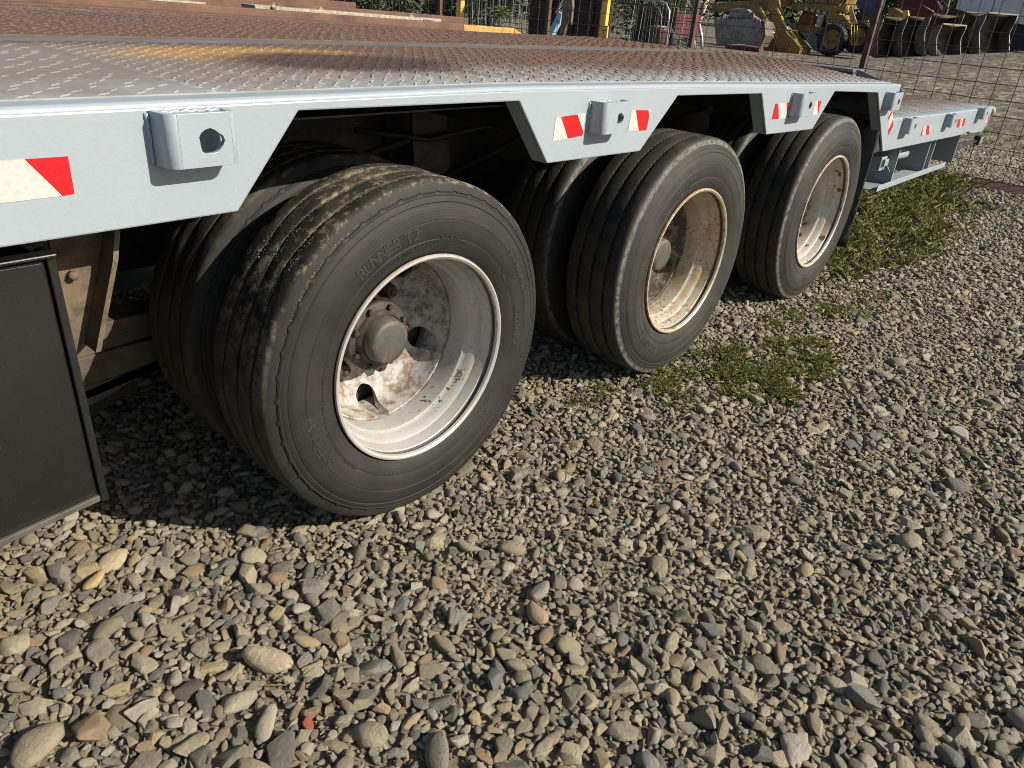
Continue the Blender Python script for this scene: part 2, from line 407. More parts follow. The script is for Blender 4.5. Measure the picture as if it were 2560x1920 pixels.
def zedge(x):      # crest height of the edge beam
    return float(np.interp(x, [-6, .22, .93, 2.80], [.921, .923, .911, .866]))
def zdeck(x, y):
    e = zedge(x)+.0075
    c = float(np.interp(x, [-6, .3, 2.8], [.934, .932, .918]))
    t = max(0, min(1, (y-.03)/.62)); t = t*t*(3-2*t)
    z = e+(c-e)*t
    if y > 1.65: z += (zedge(x)+.004-z)*min(1, (y-1.65)/.7)
    return z

# edge beam: front plate with wheel notches
bot = [(-3.2,.764),(-.392,.761),(-.273,.905),(.253,.899),(.363,.762),(.742,.757),(.888,.888),(1.40,.877),(1.501,.746),(1.89,.738),(2.019,.865),(2.516,.845),(2.818,.580)]
rear = [(4.167,.556),(4.40,.563),(4.52,.545),(4.80,.538),(4.872,.600)]
top = [(4.872,.6785),(3.681,.6965),(2.800,.7185),(2.800,zedge(2.8)-.0030)]
xs = list(np.linspace(2.7, -3.2, 40)); top += [(float(x), zedge(x)-.0030) for x in xs]
mb = MB(); mb.prism(bot+rear+top, 'y', 0.0, .010)
obj('side_beam', mb, M['paint'], TR, bevel=.003)
# rounded upper edge and flange of the beam
def edge_strip(name, pts, yw=.045, R=.009):
    mb = MB(); n = 8
    for (x, z) in pts:
        for i in range(n+1):
            a = math.pi/2*i/n
            mb.v.append((x, .0005+R-R*math.cos(a), z-R*.0+R*math.sin(a)))
        mb.v.append((x, yw, z+R))
        mb.v.append((x, yw, z-.004))
    m = n+3
    for i in range(len(pts)-1):
        for j in range(m-1): mb.face((i*m+j, (i+1)*m+j, (i+1)*m+j+1, i*m+j+1), j < n)
    for e in (0, len(pts)-1): mb.face([e*m+j for j in range(m)])
    o = obj(name, mb, M['paint'], TR); o.data.set_sharp_from_angle(angle=math.radians(25)); return o
edge_strip('beam_edge', [(float(x), zedge(x)-.0035) for x in np.linspace(-3.2, 2.8, 40)])
edge_strip('beam_edge', [(2.8005,.718),(3.681,.696),(4.872,.678)])
# returns behind the notches and lower flanges
mb = MB()
def ret(p, q, d=.046, t=.007):
    (x0, z0), (x1, z1) = p, q
    n = Vector((z1-z0, -(x1-x0))).normalized()*t
    mb.prism([(x0, z0), (x1, z1), (x1+n.x, z1+n.y), (x0+n.x, z0+n.y)], 'y', .0105, d)
for a, b in zip(bot[1:-1], bot[2:]): ret(b, a)
ret(bot[1], bot[0]); ret((4.872,.540), bot[-1])
obj('beam_flange', mb, M['paint'], TR)

# deck plates with raised teardrops
def bumps(mb, x0, x1, y0, y1, sx, sy, L=.026, W=.009, H=.0024):
    row = 0; y = y0+sy*.5
    while y < y1-sy*.3:
        x = x0+(sx*.5 if row % 2 else 0)+sx*.3; c = 0
        while x < x1-sx*.4:
            a = math.radians(46 if (sx > .045 or (row+c) % 2) else -40)+rng.uniform(-.14, .14)
            ca, sa = math.cos(a), math.sin(a); z = zdeck(x, y)-.0004
            ring = []
            for (u, v) in ((-.5, 0), (-.2, .42), (.18, .5), (.45, .28), (.5, 0), (.45, -.28), (.18, -.5), (-.2, -.42)):
                px, py = u*L, v*W; ring.append((x+px*ca-py*sa, y+px*sa+py*ca, z))
            b = len(mb.v); mb.v.extend(ring)
            for (u, v) in ((-.25, 0), (.12, .2), (.33, 0), (.12, -.2)):
                px, py = u*L, v*W; mb.v.append((x+px*ca-py*sa, y+px*sa+py*ca, z+H))
            for f in ((0,1,8),(1,2,9,8),(2,3,9),(3,4,10,9),(4,5,10),(5,6,11,10),(6,7,11),(7,0,8,11),(8,9,10,11)):
                mb.face([b+i for i in f], True)
            x += sx*rng.uniform(.97, 1.03); c += 1
        y += sy; row += 1
def plate(x0, x1, y0, y1, sx, sy, **kw):
    mb = MB(); nx = max(2, int((x1-x0)/.15)); nyy = max(2, int((y1-y0)/.1))
    g = [[(x0+(x1-x0)*i/nx, y0+(y1-y0)*j/nyy) for j in range(nyy+1)] for i in range(nx+1)]
    b0 = 0
    for row in g:
        for (x, y) in row: mb.v.append((x, y, zdeck(x, y)))
    m = nyy+1
    for i in range(nx):
        for j in range(nyy): mb.face((i*m+j, (i+1)*m+j, (i+1)*m+j+1, i*m+j+1), True)
    k = len(mb.v)
    for row in g:
        for (x, y) in row: mb.v.append((x, y, zdeck(x, y)-.008))
    for i in range(nx):
        for j in range(nyy): mb.face((k+i*m+j, k+i*m+j+1, k+(i+1)*m+j+1, k+(i+1)*m+j), True)
    for i in range(nx):
        mb.face((i*m, k+i*m, k+(i+1)*m, (i+1)*m)); mb.face((i*m+m-1, (i+1)*m+m-1, k+(i+1)*m+m-1, k+i*m+m-1))
    for j in range(nyy):
        mb.face((j, j+1, k+j+1, k+j)); mb.face((nx*m+j, k+nx*m+j, k+nx*m+j+1, nx*m+j+1))
    bumps(mb, x0, x1, y0, y1, sx, sy, **kw)
    o = obj('deck_plate', mb, M['deck'], TR, fix=False); o.data.set_sharp_from_angle(angle=math.radians(35)); return o
plate(-3.2, -.4004, .0455, .826, .050, .034, L=.037, W=.0062, H=.0020)
plate(-.400, 2.795, .0455, .826, .037, .0215, L=.025, W=.0085, H=.0024)
plate(-3.2, 2.795, .986, 2.12, .040, .026, H=.003)
plate(-3.2, 2.795, 2.15, 2.36, .036, .026)
def strip(y0, y1, dz, mat, name='deck_strip'):
    mb = MB(); xs = np.linspace(-3.2, 2.796, 24)
    for x in xs:
        for (y, z) in ((y0, -.02), (y0, dz), (y1, dz), (y1, -.02)): mb.v.append((x, y, zdeck(x, y)+z))
    for i in range(len(xs)-1):
        for j in range(3): mb.face((i*4+j, (i+1)*4+j, (i+1)*4+j+1, i*4+j+1))
    for e in (0, len(xs)-1): mb.face([e*4+j for j in range(4)])
    obj(name, mb, mat, TR)
strip(.8285, .9835, -.004, M['strip']); strip(2.122, 2.148, .002, M['alu']); strip(2.362, 2.50, .004, M['rust'])
# deck end riser, rear lower deck
mb = MB()
ys = np.linspace(.046, 2.49, 20)
for y in ys:
    zt = zdeck(2.79, y)-.003
    for (x, z) in ((2.786, zt-.009), (2.797, zt-.009), (2.797, .60), (2.786, .60)): mb.v.append((x, y, z))
for i in range(len(ys)-1):
    for j in range(4): mb.face((i*4+j, (i+1)*4+j, (i+1)*4+(j+1) % 4, i*4+(j+1) % 4))
obj('deck_riser', mb, M['paint'], TR)
_zd = zdeck
def zdeck(x, y): return float(np.interp(x, [2.8, 3.681, 4.872], [.728, .706, .690]))-.002
plate(2.802, 4.868, .0455, 1.2, .036, .028); plate(2.802, 4.868, 1.203, 2.4, .036, .028)
zdeck = _zd
mb = MB(); mb.box((4.873, .0, .60), (4.885, 2.45, .680)); obj('tail_plate', mb, M['paint'], TR)
mb = MB()
for (x, y, z, r) in ((4.90, .02, .655, .035), (4.90, .05, .615, .022), (4.895, .10, .59, .02)):
    mb.lathe([(0, -.02), (r, -.02), (r, .02), (r*.5, .026), (0, .026)], 12, 'x', (x, y, z))
obj('hinge_lug', mb, M['paint'], TR)
# folded ramp seen past the tail
RP = thing('folding_ramp', (4.95, 1.6, .70), 'dark grey steel ramp channel raised behind the rear deck', 'ramp')
mb = MB(); mb.box((4.93, .955, .785), (5.16, 2.6, .803)); obj('top_plate', mb, M['strip'], RP, bevel=.003)
mb = MB(); mb.box((4.932, .955, .68), (4.95, 2.6, .784)); obj('web_plate', mb, M['chassis'], RP)
mb = MB(); mb.prism([(.952,.803),(.952,.70),(.60,.69),(.62,.715)], 'x', 5.0, 5.012); obj('gusset', mb, M['strip'], RP)

# lashing lugs: bent plate, open behind
def lug(x0, x1, zt, zb, h=.043, hr=.0135):
    mb = MB(); t = .009; R = .016; w0, w1 = x0, x1
    path = [(w0-.004, .0)]
    for i in range(7):
        a = math.pi/2*i/6; path.append((w0+R-R*math.cos(a), -h+R-R*math.sin(a)))
    for i in range(5):
        a = math.pi/2*i/4; path.append((w1-.010+.010*math.sin(a), -h+.010-.010*math.cos(a)))
    path.append((w1, -.012))
    n = len(path); inner = []
    for i, p in enumerate(path):
        a = Vector(path[max(i-1, 0)]); b = Vector(path[min(i+1, n-1)]); d = (b-a).normalized()
        inner.append((p[0]-d.y*t, p[1]+d.x*t))
    # hole in the front plate
    hx, hz = (x0+x1)/2+.010, (zt+zb)/2-.002
    # left bend and right return as swept strips, front plate as a ring round the hole
    def sweep(i0, i1):
        b = len(mb.v)
        for i in range(i0, i1+1):
            for q in (path[i], inner[i]):
                for z in (zb, zt): mb.v.append((q[0], q[1], z))
        for k in range(i1-i0):
            o, p = b+k*4, b+(k+1)*4
            mb.face((o, p, p+1, o+1), True); mb.face((o+2, o+3, p+3, p+2), True)
            mb.face((o, o+2, p+2, p)); mb.face((o+1, p+1, p+3, o+3))
        mb.face((b, b+1, b+3, b+2)); o = b+(i1-i0)*4; mb.face((o, o+2, o+3, o+1))
    sweep(0, 7); sweep(8, n-1)
    fx0, fx1 = path[7][0], path[8][0]; y0, y1 = -h, -h+t
    N = 16; b = len(mb.v)
    for y in (y0, y1):
        for i in range(N):
            a = 2*math.pi*i/N; wob = 1+.07*math.sin(3*a+1.7)+.05*math.sin(5*a+.6)
            mb.v.append((hx+hr*wob*math.cos(a), y, hz+hr*.92*wob*math.sin(a)))
        for i in range(N):
            a = 2*math.pi*i/N; c, s_ = math.cos(a), math.sin(a); m_ = max(abs(c), abs(s_)); c /= m_; s_ /= m_
            mb.v.append((hx+(c*(fx1-hx) if c > 0 else c*(hx-fx0)), y, hz+(s_*(zt-hz) if s_ > 0 else s_*(hz-zb))))
    for k, off in ((0, 0), (1, 2*N)):
        for i in range(N):
            j = (i+1) % N; q = (b+off+i, b+off+j, b+off+N+j, b+off+N+i); mb.face(q if k else q[::-1])
    for i in range(N):
        j = (i+1) % N; mb.face((b+i, b+j, b+2*N+j, b+2*N+i), True); mb.face((b+N+i, b+3*N+i, b+3*N+j, b+N+j))
    # welded filler behind the top of the plate
    mb.prism([(x0+.004, -.001), (x1-.028, -.001), (x1-.034, -h+t), (x0+.018, -h+t)], 'z', zt-.012, zt-.004)
    o = obj('lashing_lug', mb, M['paint'], TR, bevel=.0012)
    wb = MB(); q = random.Random(int(x0*1000))
    for pts in ([(x0-.006, -.001, zb+.002+(zt-zb)*t/14) for t in range(14)], [(x0-.002+(x1-x0)*t/20, -.001, zt-.004+.002*math.sin(t*2.1)) for t in range(20)]):
        wb.tube(pts, [q.uniform(.0022, .0042) for _ in pts], 6)
    obj('weld_bead', wb, M['paint'], o)
    return o
for a in ((-.506,-.403,.917,.844),(.503,.611,.891,.821),(1.636,1.752,.873,.800),(2.618,2.727,.845,.774),(2.992,3.102,.720,.650),(3.75,3.84,.700,.633),(4.475,4.573,.698,.634)):
    lug(*a, hr=.0185 if a[0] < 0 else .0135)

# reflective tape
TAPES = [
 [('w',[(-.735,.868),(-.669,.867),(-.635,.817),(-.735,.817)]),('r',[(-.669,.867),(-.619,.866),(-.62,.818),(-.635,.817)]),('r',[(-.735,.8672),(-.741,.8672),(-.741,.8175),(-.735,.8175)])],
 [('w',[(.377,.86),(.395,.861),(.428,.812),(.375,.81)]),('r',[(.395,.861),(.455,.863),(.484,.823),(.483,.815),(.428,.812)]),('w',[(.455,.863),(.485,.864),(.484,.823)])],
 [('w',[(.674,.862),(.693,.861),(.72,.81),(.672,.813)]),('r',[(.693,.861),(.752,.858),(.76,.843),(.756,.809),(.72,.81)]),('w',[(.752,.858),(.762,.858),(.76,.843)])],
 [('r',[(1.515,.842),(1.537,.842),(1.569,.793),(1.513,.794)]),('w',[(1.537,.842),(1.601,.842),(1.633,.791),(1.569,.793)]),('r',[(1.601,.842),(1.636,.842),(1.660,.805),(1.66,.791),(1.633,.791)])],
 [('w',[(1.80,.837),(1.872,.836),(1.902,.789),(1.84,.788)]),('r',[(1.872,.836),(1.906,.836),(1.905,.789),(1.902,.789)]),('r',[(1.76,.837),(1.80,.837),(1.84,.788),(1.76,.788)])],
 [('r',[(2.773,.761),(2.786,.755),(2.761,.72),(2.746,.733)]),('w',[(2.786,.755),(2.824,.722),(2.802,.677),(2.761,.72)]),('r',[(2.824,.722),(2.856,.69),(2.825,.652),(2.802,.677)])],
 [('r',[(3.366,.659),(3.373,.659),(3.394,.611),(3.368,.612)]),('w',[(3.373,.659),(3.424,.658),(3.459,.61),(3.394,.611)]),('r',[(3.424,.658),(3.479,.656),(3.524,.607),(3.459,.61)]),('w',[(3.479,.656),(3.531,.655),(3.529,.608),(3.524,.607)])],
 [('r',[(4.045,.654),(4.109,.653),(4.138,.606),(4.071,.608)]),('w',[(4.109,.653),(4.16,.651),(4.193,.604),(4.138,.606)]),('r',[(4.16,.651),(4.223,.65),(4.242,.607),(4.193,.604)])],
 [('w',[(4.765,.63),(4.81,.629),(4.844,.591),(4.782,.592)]),('r',[(4.81,.629),(4.860,.632),(4.862,.607),(4.844,.591)])]]
for tp in TAPES:
    mb = MB()
    for c, p in tp:
        mb.cm = 0 if c == 'w' else 1
        mb.prism(p, 'y', -.0008, -.00005)
    obj('reflective_tape', mb, [M['white'], M['red']], TR)

# toolbox hung under the beam
def zb(x, d=0): return .331+(x+.65)*.085+d
mb = MB(); mb.prism([(-1.9,.728),(-.665,.728),(-.665,zb(-.665)),(-1.9,zb(-1.9))], 'y', .026, .50); obj('toolbox', mb, M['box'], TR, bevel=.004)
TB = TR.children[-1]
mb = MB(); mb.box((-1.9, .012, .733), (-.652, .039, .739)); obj('lid_flange', mb, M['box'], TB, bevel=.002)
mb = MB(); mb.box((-.664, .0195, .326), (-.653, .070, .7325)); obj('corner_post', mb, M['box'], TB, bevel=.0015)
mb = MB(); mb.prism([(-1.9,zb(-1.9,.012)),(-.666,zb(-.666,.010)),(-.666,zb(-.666)),(-1.9,zb(-1.9,-.003))], 'y', .0185, .0255); obj('edge_trim', mb, M['alu'], TB, bevel=.001)
mb = MB(); mb.prism([(-1.9,zb(-1.9,-.004)),(-.84,zb(-.84,-.004)),(-.84,zb(-.84,-.022)),(-1.9,zb(-1.9,-.024))], 'y', .022, .05); obj('lower_rail', mb, M['box'], TB, bevel=.002)

# bracket and running gear
mb = MB(); mb.prism([(-.625,.755),(-.535,.755),(-.550,.69),(-.600,.55),(-.625,.53)], 'y', .130, .140)
mb.prism([(-.543,.755),(-.535,.755),(-.550,.69),(-.600,.55),(-.608,.55),(-.558,.69)], 'y', .085, .1295)
mb.lathe([(0,-.010),(.007,-.010),(.007,.0),(0,.0)], 8, 'y', (-.605,.129,.665))
obj('hanger_bracket', mb, M['rustybracket'], TR)
for y0, y1 in ((.72,.86),(1.64,1.78)):
    mb = MB(); ym = (y0+y1)/2
    mb.box((-3.2, y0, .86), (4.86, y1, .875) if False else (2.78, y1, .875)); mb.box((-3.2, y0, .44), (2.78, y1, .455)); mb.box((-3.2, ym-.006, .4555), (2.78, ym+.006, .8595))
    mb.box((2.60, ym-.006, .35), (4.86, ym+.006, .65))
    obj('chassis_rail', mb, M['chassis'], TR)
for x in (-1.3, -.55, .56, 1.66, 2.62):
    mb = MB(); mb.box((x-.03, .012, .78), (x+.03, .719, .86)); mb.box((x-.03, .861, .70), (x+.03, 1.639, .86)); mb.box((x-.03, 1.781, .78), (x+.03, 2.48, .86)); obj('cross_member', mb, M['chassis'], TR)
for i in range(3):
    x = 1.1095*i
    mb = MB(); mb.tube([(x, .16, WR), (x, 2.34, WR)], .062, 16); mb.box((x-.07, .62, WR-.07), (x+.07, .94, WR+.07)); mb.box((x-.07, 1.56, WR-.07), (x+.07, 1.88, WR+.07)); obj('axle', mb, M['chassis'], TR)
    for ys_ in (.66, 1.70):
        mb = MB()
        for k, (L_, z) in enumerate(((.50, .262), (.47, .240), (.44, .218), (.40, .196))):
            b = len(mb.v); xsn = np.linspace(x-L_, x+L_, 9)
            for xx in xsn:
                zc = z+.10*((xx-x)/.5)**2
                for (yy, zz_) in ((ys_, zc), (ys_+.09, zc), (ys_+.09, zc+.019), (ys_, zc+.019)): mb.v.append((xx, yy, zz_))
            for i2 in range(8):
                for j in range(4): mb.face((b+i2*4+j, b+(i2+1)*4+j, b+(i2+1)*4+(j+1) % 4, b+i2*4+(j+1) % 4))
            mb.face([b+j for j in range(4)]); mb.face([b+32+j for j in range(4)][::-1])
        mb.prism([(x-.60,.86),(x-.47,.86),(x-.40,.34),(x-.36,.18),(x-.47,.13),(x-.56,.30)], 'y', ys_-.02, ys_-.008)
        mb.prism([(x-.60,.86),(x-.47,.86),(x-.40,.34),(x-.36,.18),(x-.47,.13),(x-.56,.30)], 'y', ys_+.098, ys_+.11)
        obj('leaf_spring', mb, M['chassis'], TR)
for z0, z1, y0 in ((.380,.414,.500),(.350,.376,.512),(.285,.346,.506)):
    mb = MB(); mb.prism([(-.95,z0-.03),(-.25,z0+.012),(-.25,z1+.006),(-.95,z1-.004)], 'y', y0, y0+.08); obj('spring_plate', mb, M['spring'], TR, bevel=.003)
mb = MB(); mb.prism([(-.95,.20),(-.50,.238),(-.28,.31),(-.28,.284),(-.95,.284)], 'y', .504, .58); obj('spring_plate', mb, M['spring'], TR)
for pts in ([(.62,.20,.84),(.75,.30,.80),(.80,.55,.66),(.62,.66,.56)], [(.30,.62,.74),(.55,.60,.70),(.85,.63,.72),(1.2,.60,.69)], [(-.30,.60,.60),(-.1,.58,.70),(.2,.60,.66),(.45,.58,.71)], [(1.50,.22,.80),(1.72,.42,.74),(1.8,.62,.64)]):
    mb = MB(); mb.tube(pts, .009, 7); obj('air_hose', mb, M['blackrub'], TR)
for x in (.22, 1.33, 2.42):
    mb = MB(); mb.lathe([(0,0),(.05,0),(.075,.02),(.075,.05),(.082,.055),(.082,.065),(.075,.07),(.07,.12),(.03,.14),(0,.14)], 20, 'x', (x-.06, .56, .50)); obj('brake_chamber', mb, M['chassis'], TR)
mb = MB(); mb.prism([(.70,.88),(.80,.88),(1.30,.62),(1.30,.56)], 'y', .50, .515); obj('brace', mb, M['chassis'], TR)
# far side beam closes the underside
mb = MB(); mb.box((-3.2, 2.46, .70), (2.79, 2.47, .855)); mb.box((2.79, 2.452, .56), (4.86, 2.462, .69)); obj('side_beam', mb, M['paint'], TR)
# splash panels over wheels (dark) and mudflap
mb = MB(); mb.box((-3.2, .05, .912-.03), (2.0, 2.45, .885)); obj('under_panel', mb, M['chassis'], TR)
mb = MB()
for k in range(6):
    pass
b = 0
ny2, nz2 = 5, 10
for j in range(nz2+1):
    for i in range(ny2+1):
        y = .004+.44*i/ny2; z = .725-.585*j/nz2
        bow = .018*math.sin(j/nz2*2.4)+.006*math.sin(i*1.7+j*.6)
        mb.v.append((2.715-bow, y, z))
m = ny2+1
for j in range(nz2):
    for i in range(ny2): mb.face((j*m+i, j*m+i+1, (j+1)*m+i+1, (j+1)*m+i), True)
fl = obj('mudflap', mb, M['blackrub'], TR); md = fl.modifiers.new('thick', 'SOLIDIFY'); md.thickness = .007; md.offset = 0
mb = MB(); mb.box((2.700, .0105, .715), (2.760, .46, .735)); mb.box((2.722, .0105, .58), (2.80, .03, .7145)); obj('flap_bracket', mb, M['chassis'], TR)

# grey gear under the rear deck
def rplate(x, z0, z1, y0, y1, lean=.02, t=.010):
    mb = MB(); mb.prism([(y0, z1), (y1, z1), (y1, z0), (y0+.0, z0)], 'x', x, x+t)
    return obj('stiffener_plate', mb, M['paint'], TR, bevel=.002)
rplate(3.30, .352, .545, .055, .40); rplate(3.925, .342, .553, .070, .40); rplate(4.03, .362, .553, .070, .40); rplate(4.655, .338, .548, .085, .42)
mb = MB(); mb.box((3.07, .045, .352), (4.32, .085, .358)); mb.box((3.07, .0445, .3585), (4.32, .051, .382)); mb.box((3.07, .086, .352), (4.32, .16, .358)); obj('lower_rail', mb, M['paint'], TR, bevel=.002)
mb = MB(); mb.tube([(3.312, .13, .487), (3.68, .13, .476)], .026, 14); obj('cross_tube', mb, M['paint'], TR)
mb = MB(); mb.box((3.20, .10, .43), (3.285, .17, .50)); mb.box((3.215, .085, .455), (3.275, .0995, .49)); obj('pin_block', mb, M['paint'], TR, bevel=.004)
mb = MB(); mb.tube([(3.255, .083, .455), (3.285, .074, .43), (3.32, .072, .405), (3.335, .075, .392)], .0035, 6); obj('locking_pin', mb, M['paint'], TR)
mb = MB(); mb.box((3.46, .16, .355), (3.50, .20, .46)); obj('upright', mb, M['paint'], TR, bevel=.003)
mb = MB(); mb.box((4.70, .16, .36), (4.76, .60, .53)); mb.tube([(4.72, .12, .52), (4.74, .14, .43), (4.80, .17, .45), (4.78, .20, .52)], .014, 8); mb.tube([(4.70,.20,.50),(4.9,.16,.47),(5.02,.14,.47)], .012, 8); obj('cable_bundle', mb, M['chassis'], TR)
mb = MB(); mb.prism([(4.74,.405),(5.30,.418),(5.30,.432),(4.74,.455)], 'y', .10, .115); obj('lamp_arm', mb, M['chassis'], TR)
mb = MB(); mb.box((5.28, .085, .400), (5.37, .125, .460)); o = obj('marker_lamp', mb, M['chassis'], TR, bevel=.004)
mb = MB(); mb.box((5.29, .0815, .408), (5.36, .0848, .452)); obj('lens', mb, M['lens'], o)
bpy.data.objects['lens'].location = (0, 0, 0)

# ------------------------------------------------------------------ wheels
def tyre_mesh(kind):
    NA = 480 if kind == 'A' else 432; mb = MB(); wid = .187; y0 = .0
    prof0 = [(.2245,.012),(.232,.0),(.245,-.009),(.262,-.0155),(.268,-.0165),(.2695,-.0155),(.271,-.0165),(.290,-.0185),(.305,-.0185),(.3065,-.0172),(.308,-.0182),(.325,-.0155),(.338,-.0115),(.340,-.0095),(.342,-.0105),(.350,-.0075),(.352,-.006),(.354,-.0065)]
    grooves = [.046,.093,.140]
    m = None; dep = .012 if kind == 'B' else .012
    for i in range(NA):
        a = 2*math.pi*i/NA; ca, sa = math.cos(a), math.sin(a)
        P = list(prof0)
        if kind == 'A':
            ph = (i % 10)/10.0
            stp = {4: .0026, 5: .0030}.get(i % 10, 0.0)
            rg = .3585+stp*.9; yg = -.0035+stp*.35
            P += [(rg-.0012, yg-.0004), (rg-.0006, yg+.0020), (rg+.0005, yg+.0022), (rg+.0010, yg+.0003)]
            if rg < .364: P += [(.3685, -.0005), (.3735, .0018)]
            else: P += [(.3725, .0010), (.3745, .0024)]
        else:
            rag = .0015*math.sin(i*1.9)+.001*math.sin(i*4.3)
            P += [(.358, -.004), (.360, -.0025), (.362, -.0025), (.3635, -.0012), (.370+rag*.6, .0005+rag*.3), (.3755, .003)]
        P += [(WR-.003, .0075), (WR-.0012, .016)]
        for gi, g in enumerate(grooves):
            if kind == 'B':
                zig = (-.0019, .0019, .0004)[(i+gi) % 3]
                wv = 0; hw = .0036
            else:
                zig = .0035*math.sin(3*a*2+gi)+.002*math.sin(11*a+gi*2); wv = 0; hw = .0042+.0012*math.sin(7*a+gi)
            c = g+zig
            lump = 0 if kind == 'B' else .0018*math.sin(17*a+gi*1.3)*math.sin(5*a+gi)
            for (dy, dr) in ((-hw-.0035, 0), (-hw-.001, -.0006), (-hw*.7, -dep), (hw*.7, -dep), (hw+.001, -.0006), (hw+.0035, 0)):
                P.append((WR-.0006+dr+lump*.6, c+dy))
            mid = (g+(grooves[gi+1] if gi < 2 else wid-.008))/2
            P.append((WR-.0004+(0 if kind == 'B' else .001*math.sin(13*a+gi*2)), mid))
        P += [(WR-.003, wid-.007), (.372, wid), (.350, wid+.010), (.31, wid+.018), (.27, wid+.016), (.232, wid+.004), (.2245, wid-.008)]
        if m is None: m = len(P)
        for (r, y) in P: mb.v.append((r*ca, y, r*sa))
    for i in range(NA):
        for j in range(m-1):
            mb.face((i*m+j, ((i+1) % NA)*m+j, ((i+1) % NA)*m+j+1, i*m+j+1), True)
    me = mb.mesh('tyre'); fix_normals(me)
    me.materials.append(M['rubA'] if kind == 'A' else M['rubB'])
    try:
        me.set_sharp_from_angle(angle=math.radians(38))
    except Exception: pass
    return me

def rim_mesh(mat, holes):
    """steel rim; y=0 is the outer flange plane, +y goes inboard"""
    mb = MB()
    prof = [(.2215,.012),(.228,.004),(.2335,-.003),(.2350,-.0075),(.2335,-.0115),(.2295,-.0125),(.2250,-.009),(.2235,-.003),(.2270,.002),(.2275,.007),(.2215,.0105),(.2165,.028),(.2150,.036),(.2115,.040),(.2070,.050),(.2045,.060),(.2025,.066),(.1985,.0705),(.1970,.078),(.1965,.110),(.1965,.150),(.1965,.22)]
    mb.lathe(prof, 96, 'y')
    # disc: dished plate with round hand holes cut through it
    rs = [(.1962,.1265),(.1945,.1235),(.1915,.1245),(.190,.134),(.1885,.150),(.1865,.165),(.1835,.177),(.178,.186),(.170,.193),(.161,.1975),(.151,.201),(.145,.205),(.140,.2115),(.134,.2155),(.12,.2165),(.06,.2165)]
    back = [(.06,.226),(.13,.226),(.150,.211),(.170,.203),(.187,.190),(.193,.175),(.1962,.150)]
    db = MB(); db.lathe(rs+back, 128, 'y', closed=True); dm = db.mesh('disc'); fix_normals(dm)
    do = bpy.data.objects.new('disc', dm); COL.objects.link(do)
    cb = MB()
    for (ang, rad, hr) in holes:
        cb.lathe([(0,.10),(hr,.10),(hr,.26),(0,.26)], 28, 'y', (rad*math.cos(math.radians(ang)), 0, rad*math.sin(math.radians(ang))))
    cm = cb.mesh('cutter')
    bmc = bmesh.new(); bmc.from_mesh(cm); bmesh.ops.remove_doubles(bmc, verts=bmc.verts, dist=1e-5); bmesh.ops.recalc_face_normals(bmc, faces=bmc.faces); bmc.to_mesh(cm); bmc.free()
    co = bpy.data.objects.new('cutter', cm); COL.objects.link(co)
    md = do.modifiers.new('cut', 'BOOLEAN'); md.operation = 'DIFFERENCE'; md.solver = 'EXACT'; md.object = co
    bpy.context.view_layer.update()
    dme = bpy.data.meshes.new_from_object(do.evaluated_get(bpy.context.evaluated_depsgraph_get()))
    b = len(mb.v); mb.v.extend([tuple(v.co) for v in dme.vertices])
    for f in dme.polygons: mb.face([b+i for i in f.vertices], True)
    for q in (do, co): bpy.data.objects.remove(q)
    me = mb.mesh('rim'); fix_normals(me); me.materials.append(mat)
    try: me.set_sharp_from_angle(angle=math.radians(30))
    except Exception: pass
    return me

HOLES = [(-21+72*q, .170, .0275) for q in range(5)]
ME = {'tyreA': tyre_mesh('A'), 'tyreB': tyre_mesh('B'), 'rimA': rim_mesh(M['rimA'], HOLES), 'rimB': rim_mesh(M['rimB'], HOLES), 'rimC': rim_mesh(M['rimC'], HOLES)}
# hub parts
mb = MB(); mb.lathe([(0,.150),(.080,.150),(.0835,.153),(.0835,.166),(.078,.172),(.076,.216)], 40, 'y'); mb.lathe([(.066,.1505),(.064,.144),(.060,.141),(.0575,.134)], 40, 'y')
for k in range(8):
    a = math.radians(22+45*k); mb.lathe([(0,-.010),(.0062,-.010),(.0072,-.008),(.0072,0)], 6, 'y', (.073*math.cos(a), .150, .073*math.sin(a)), smooth=False)
ME['flange'] = mb.mesh('hub_flange'); fix_normals(ME['flange']); ME['flange'].materials.append(M['hubdark'])
mb = MB(); mb.lathe([(0,.1065),(.040,.1062),(.0475,.1075),(.0510,.111),(.0545,.128),(.0565,.142),(.0575,.150)], 48, 'y')
ME['cap'] = mb.mesh('hub_cap'); fix_normals(ME['cap']); ME['cap'].materials.append(M['hub'])
mb = MB(); mb.lathe([(0,.120),(.008,.120),(.008,.128)], 10, 'y'); mb.lathe([(.008,.127),(.0155,.127),(.0165,.130),(.0165,.150)], 6, 'y', smooth=False); mb.lathe([(.0165,.148),(.020,.150),(.021,.158)], 20, 'y')
ME['nut'] = mb.mesh('wheel_nut'); fix_normals(ME['nut']); ME['nut'].materials.append(M['nut'])
mb = MB(); mb.lathe([(.24,.07),(.05,.07),(.05,.12),(.20,.125),(.215,.19)], 48, 'y')
ME['backdisc'] = mb.mesh('brake_drum'); fix_normals(ME['backdisc']); ME['backdisc'].materials.append(M['chassis'])

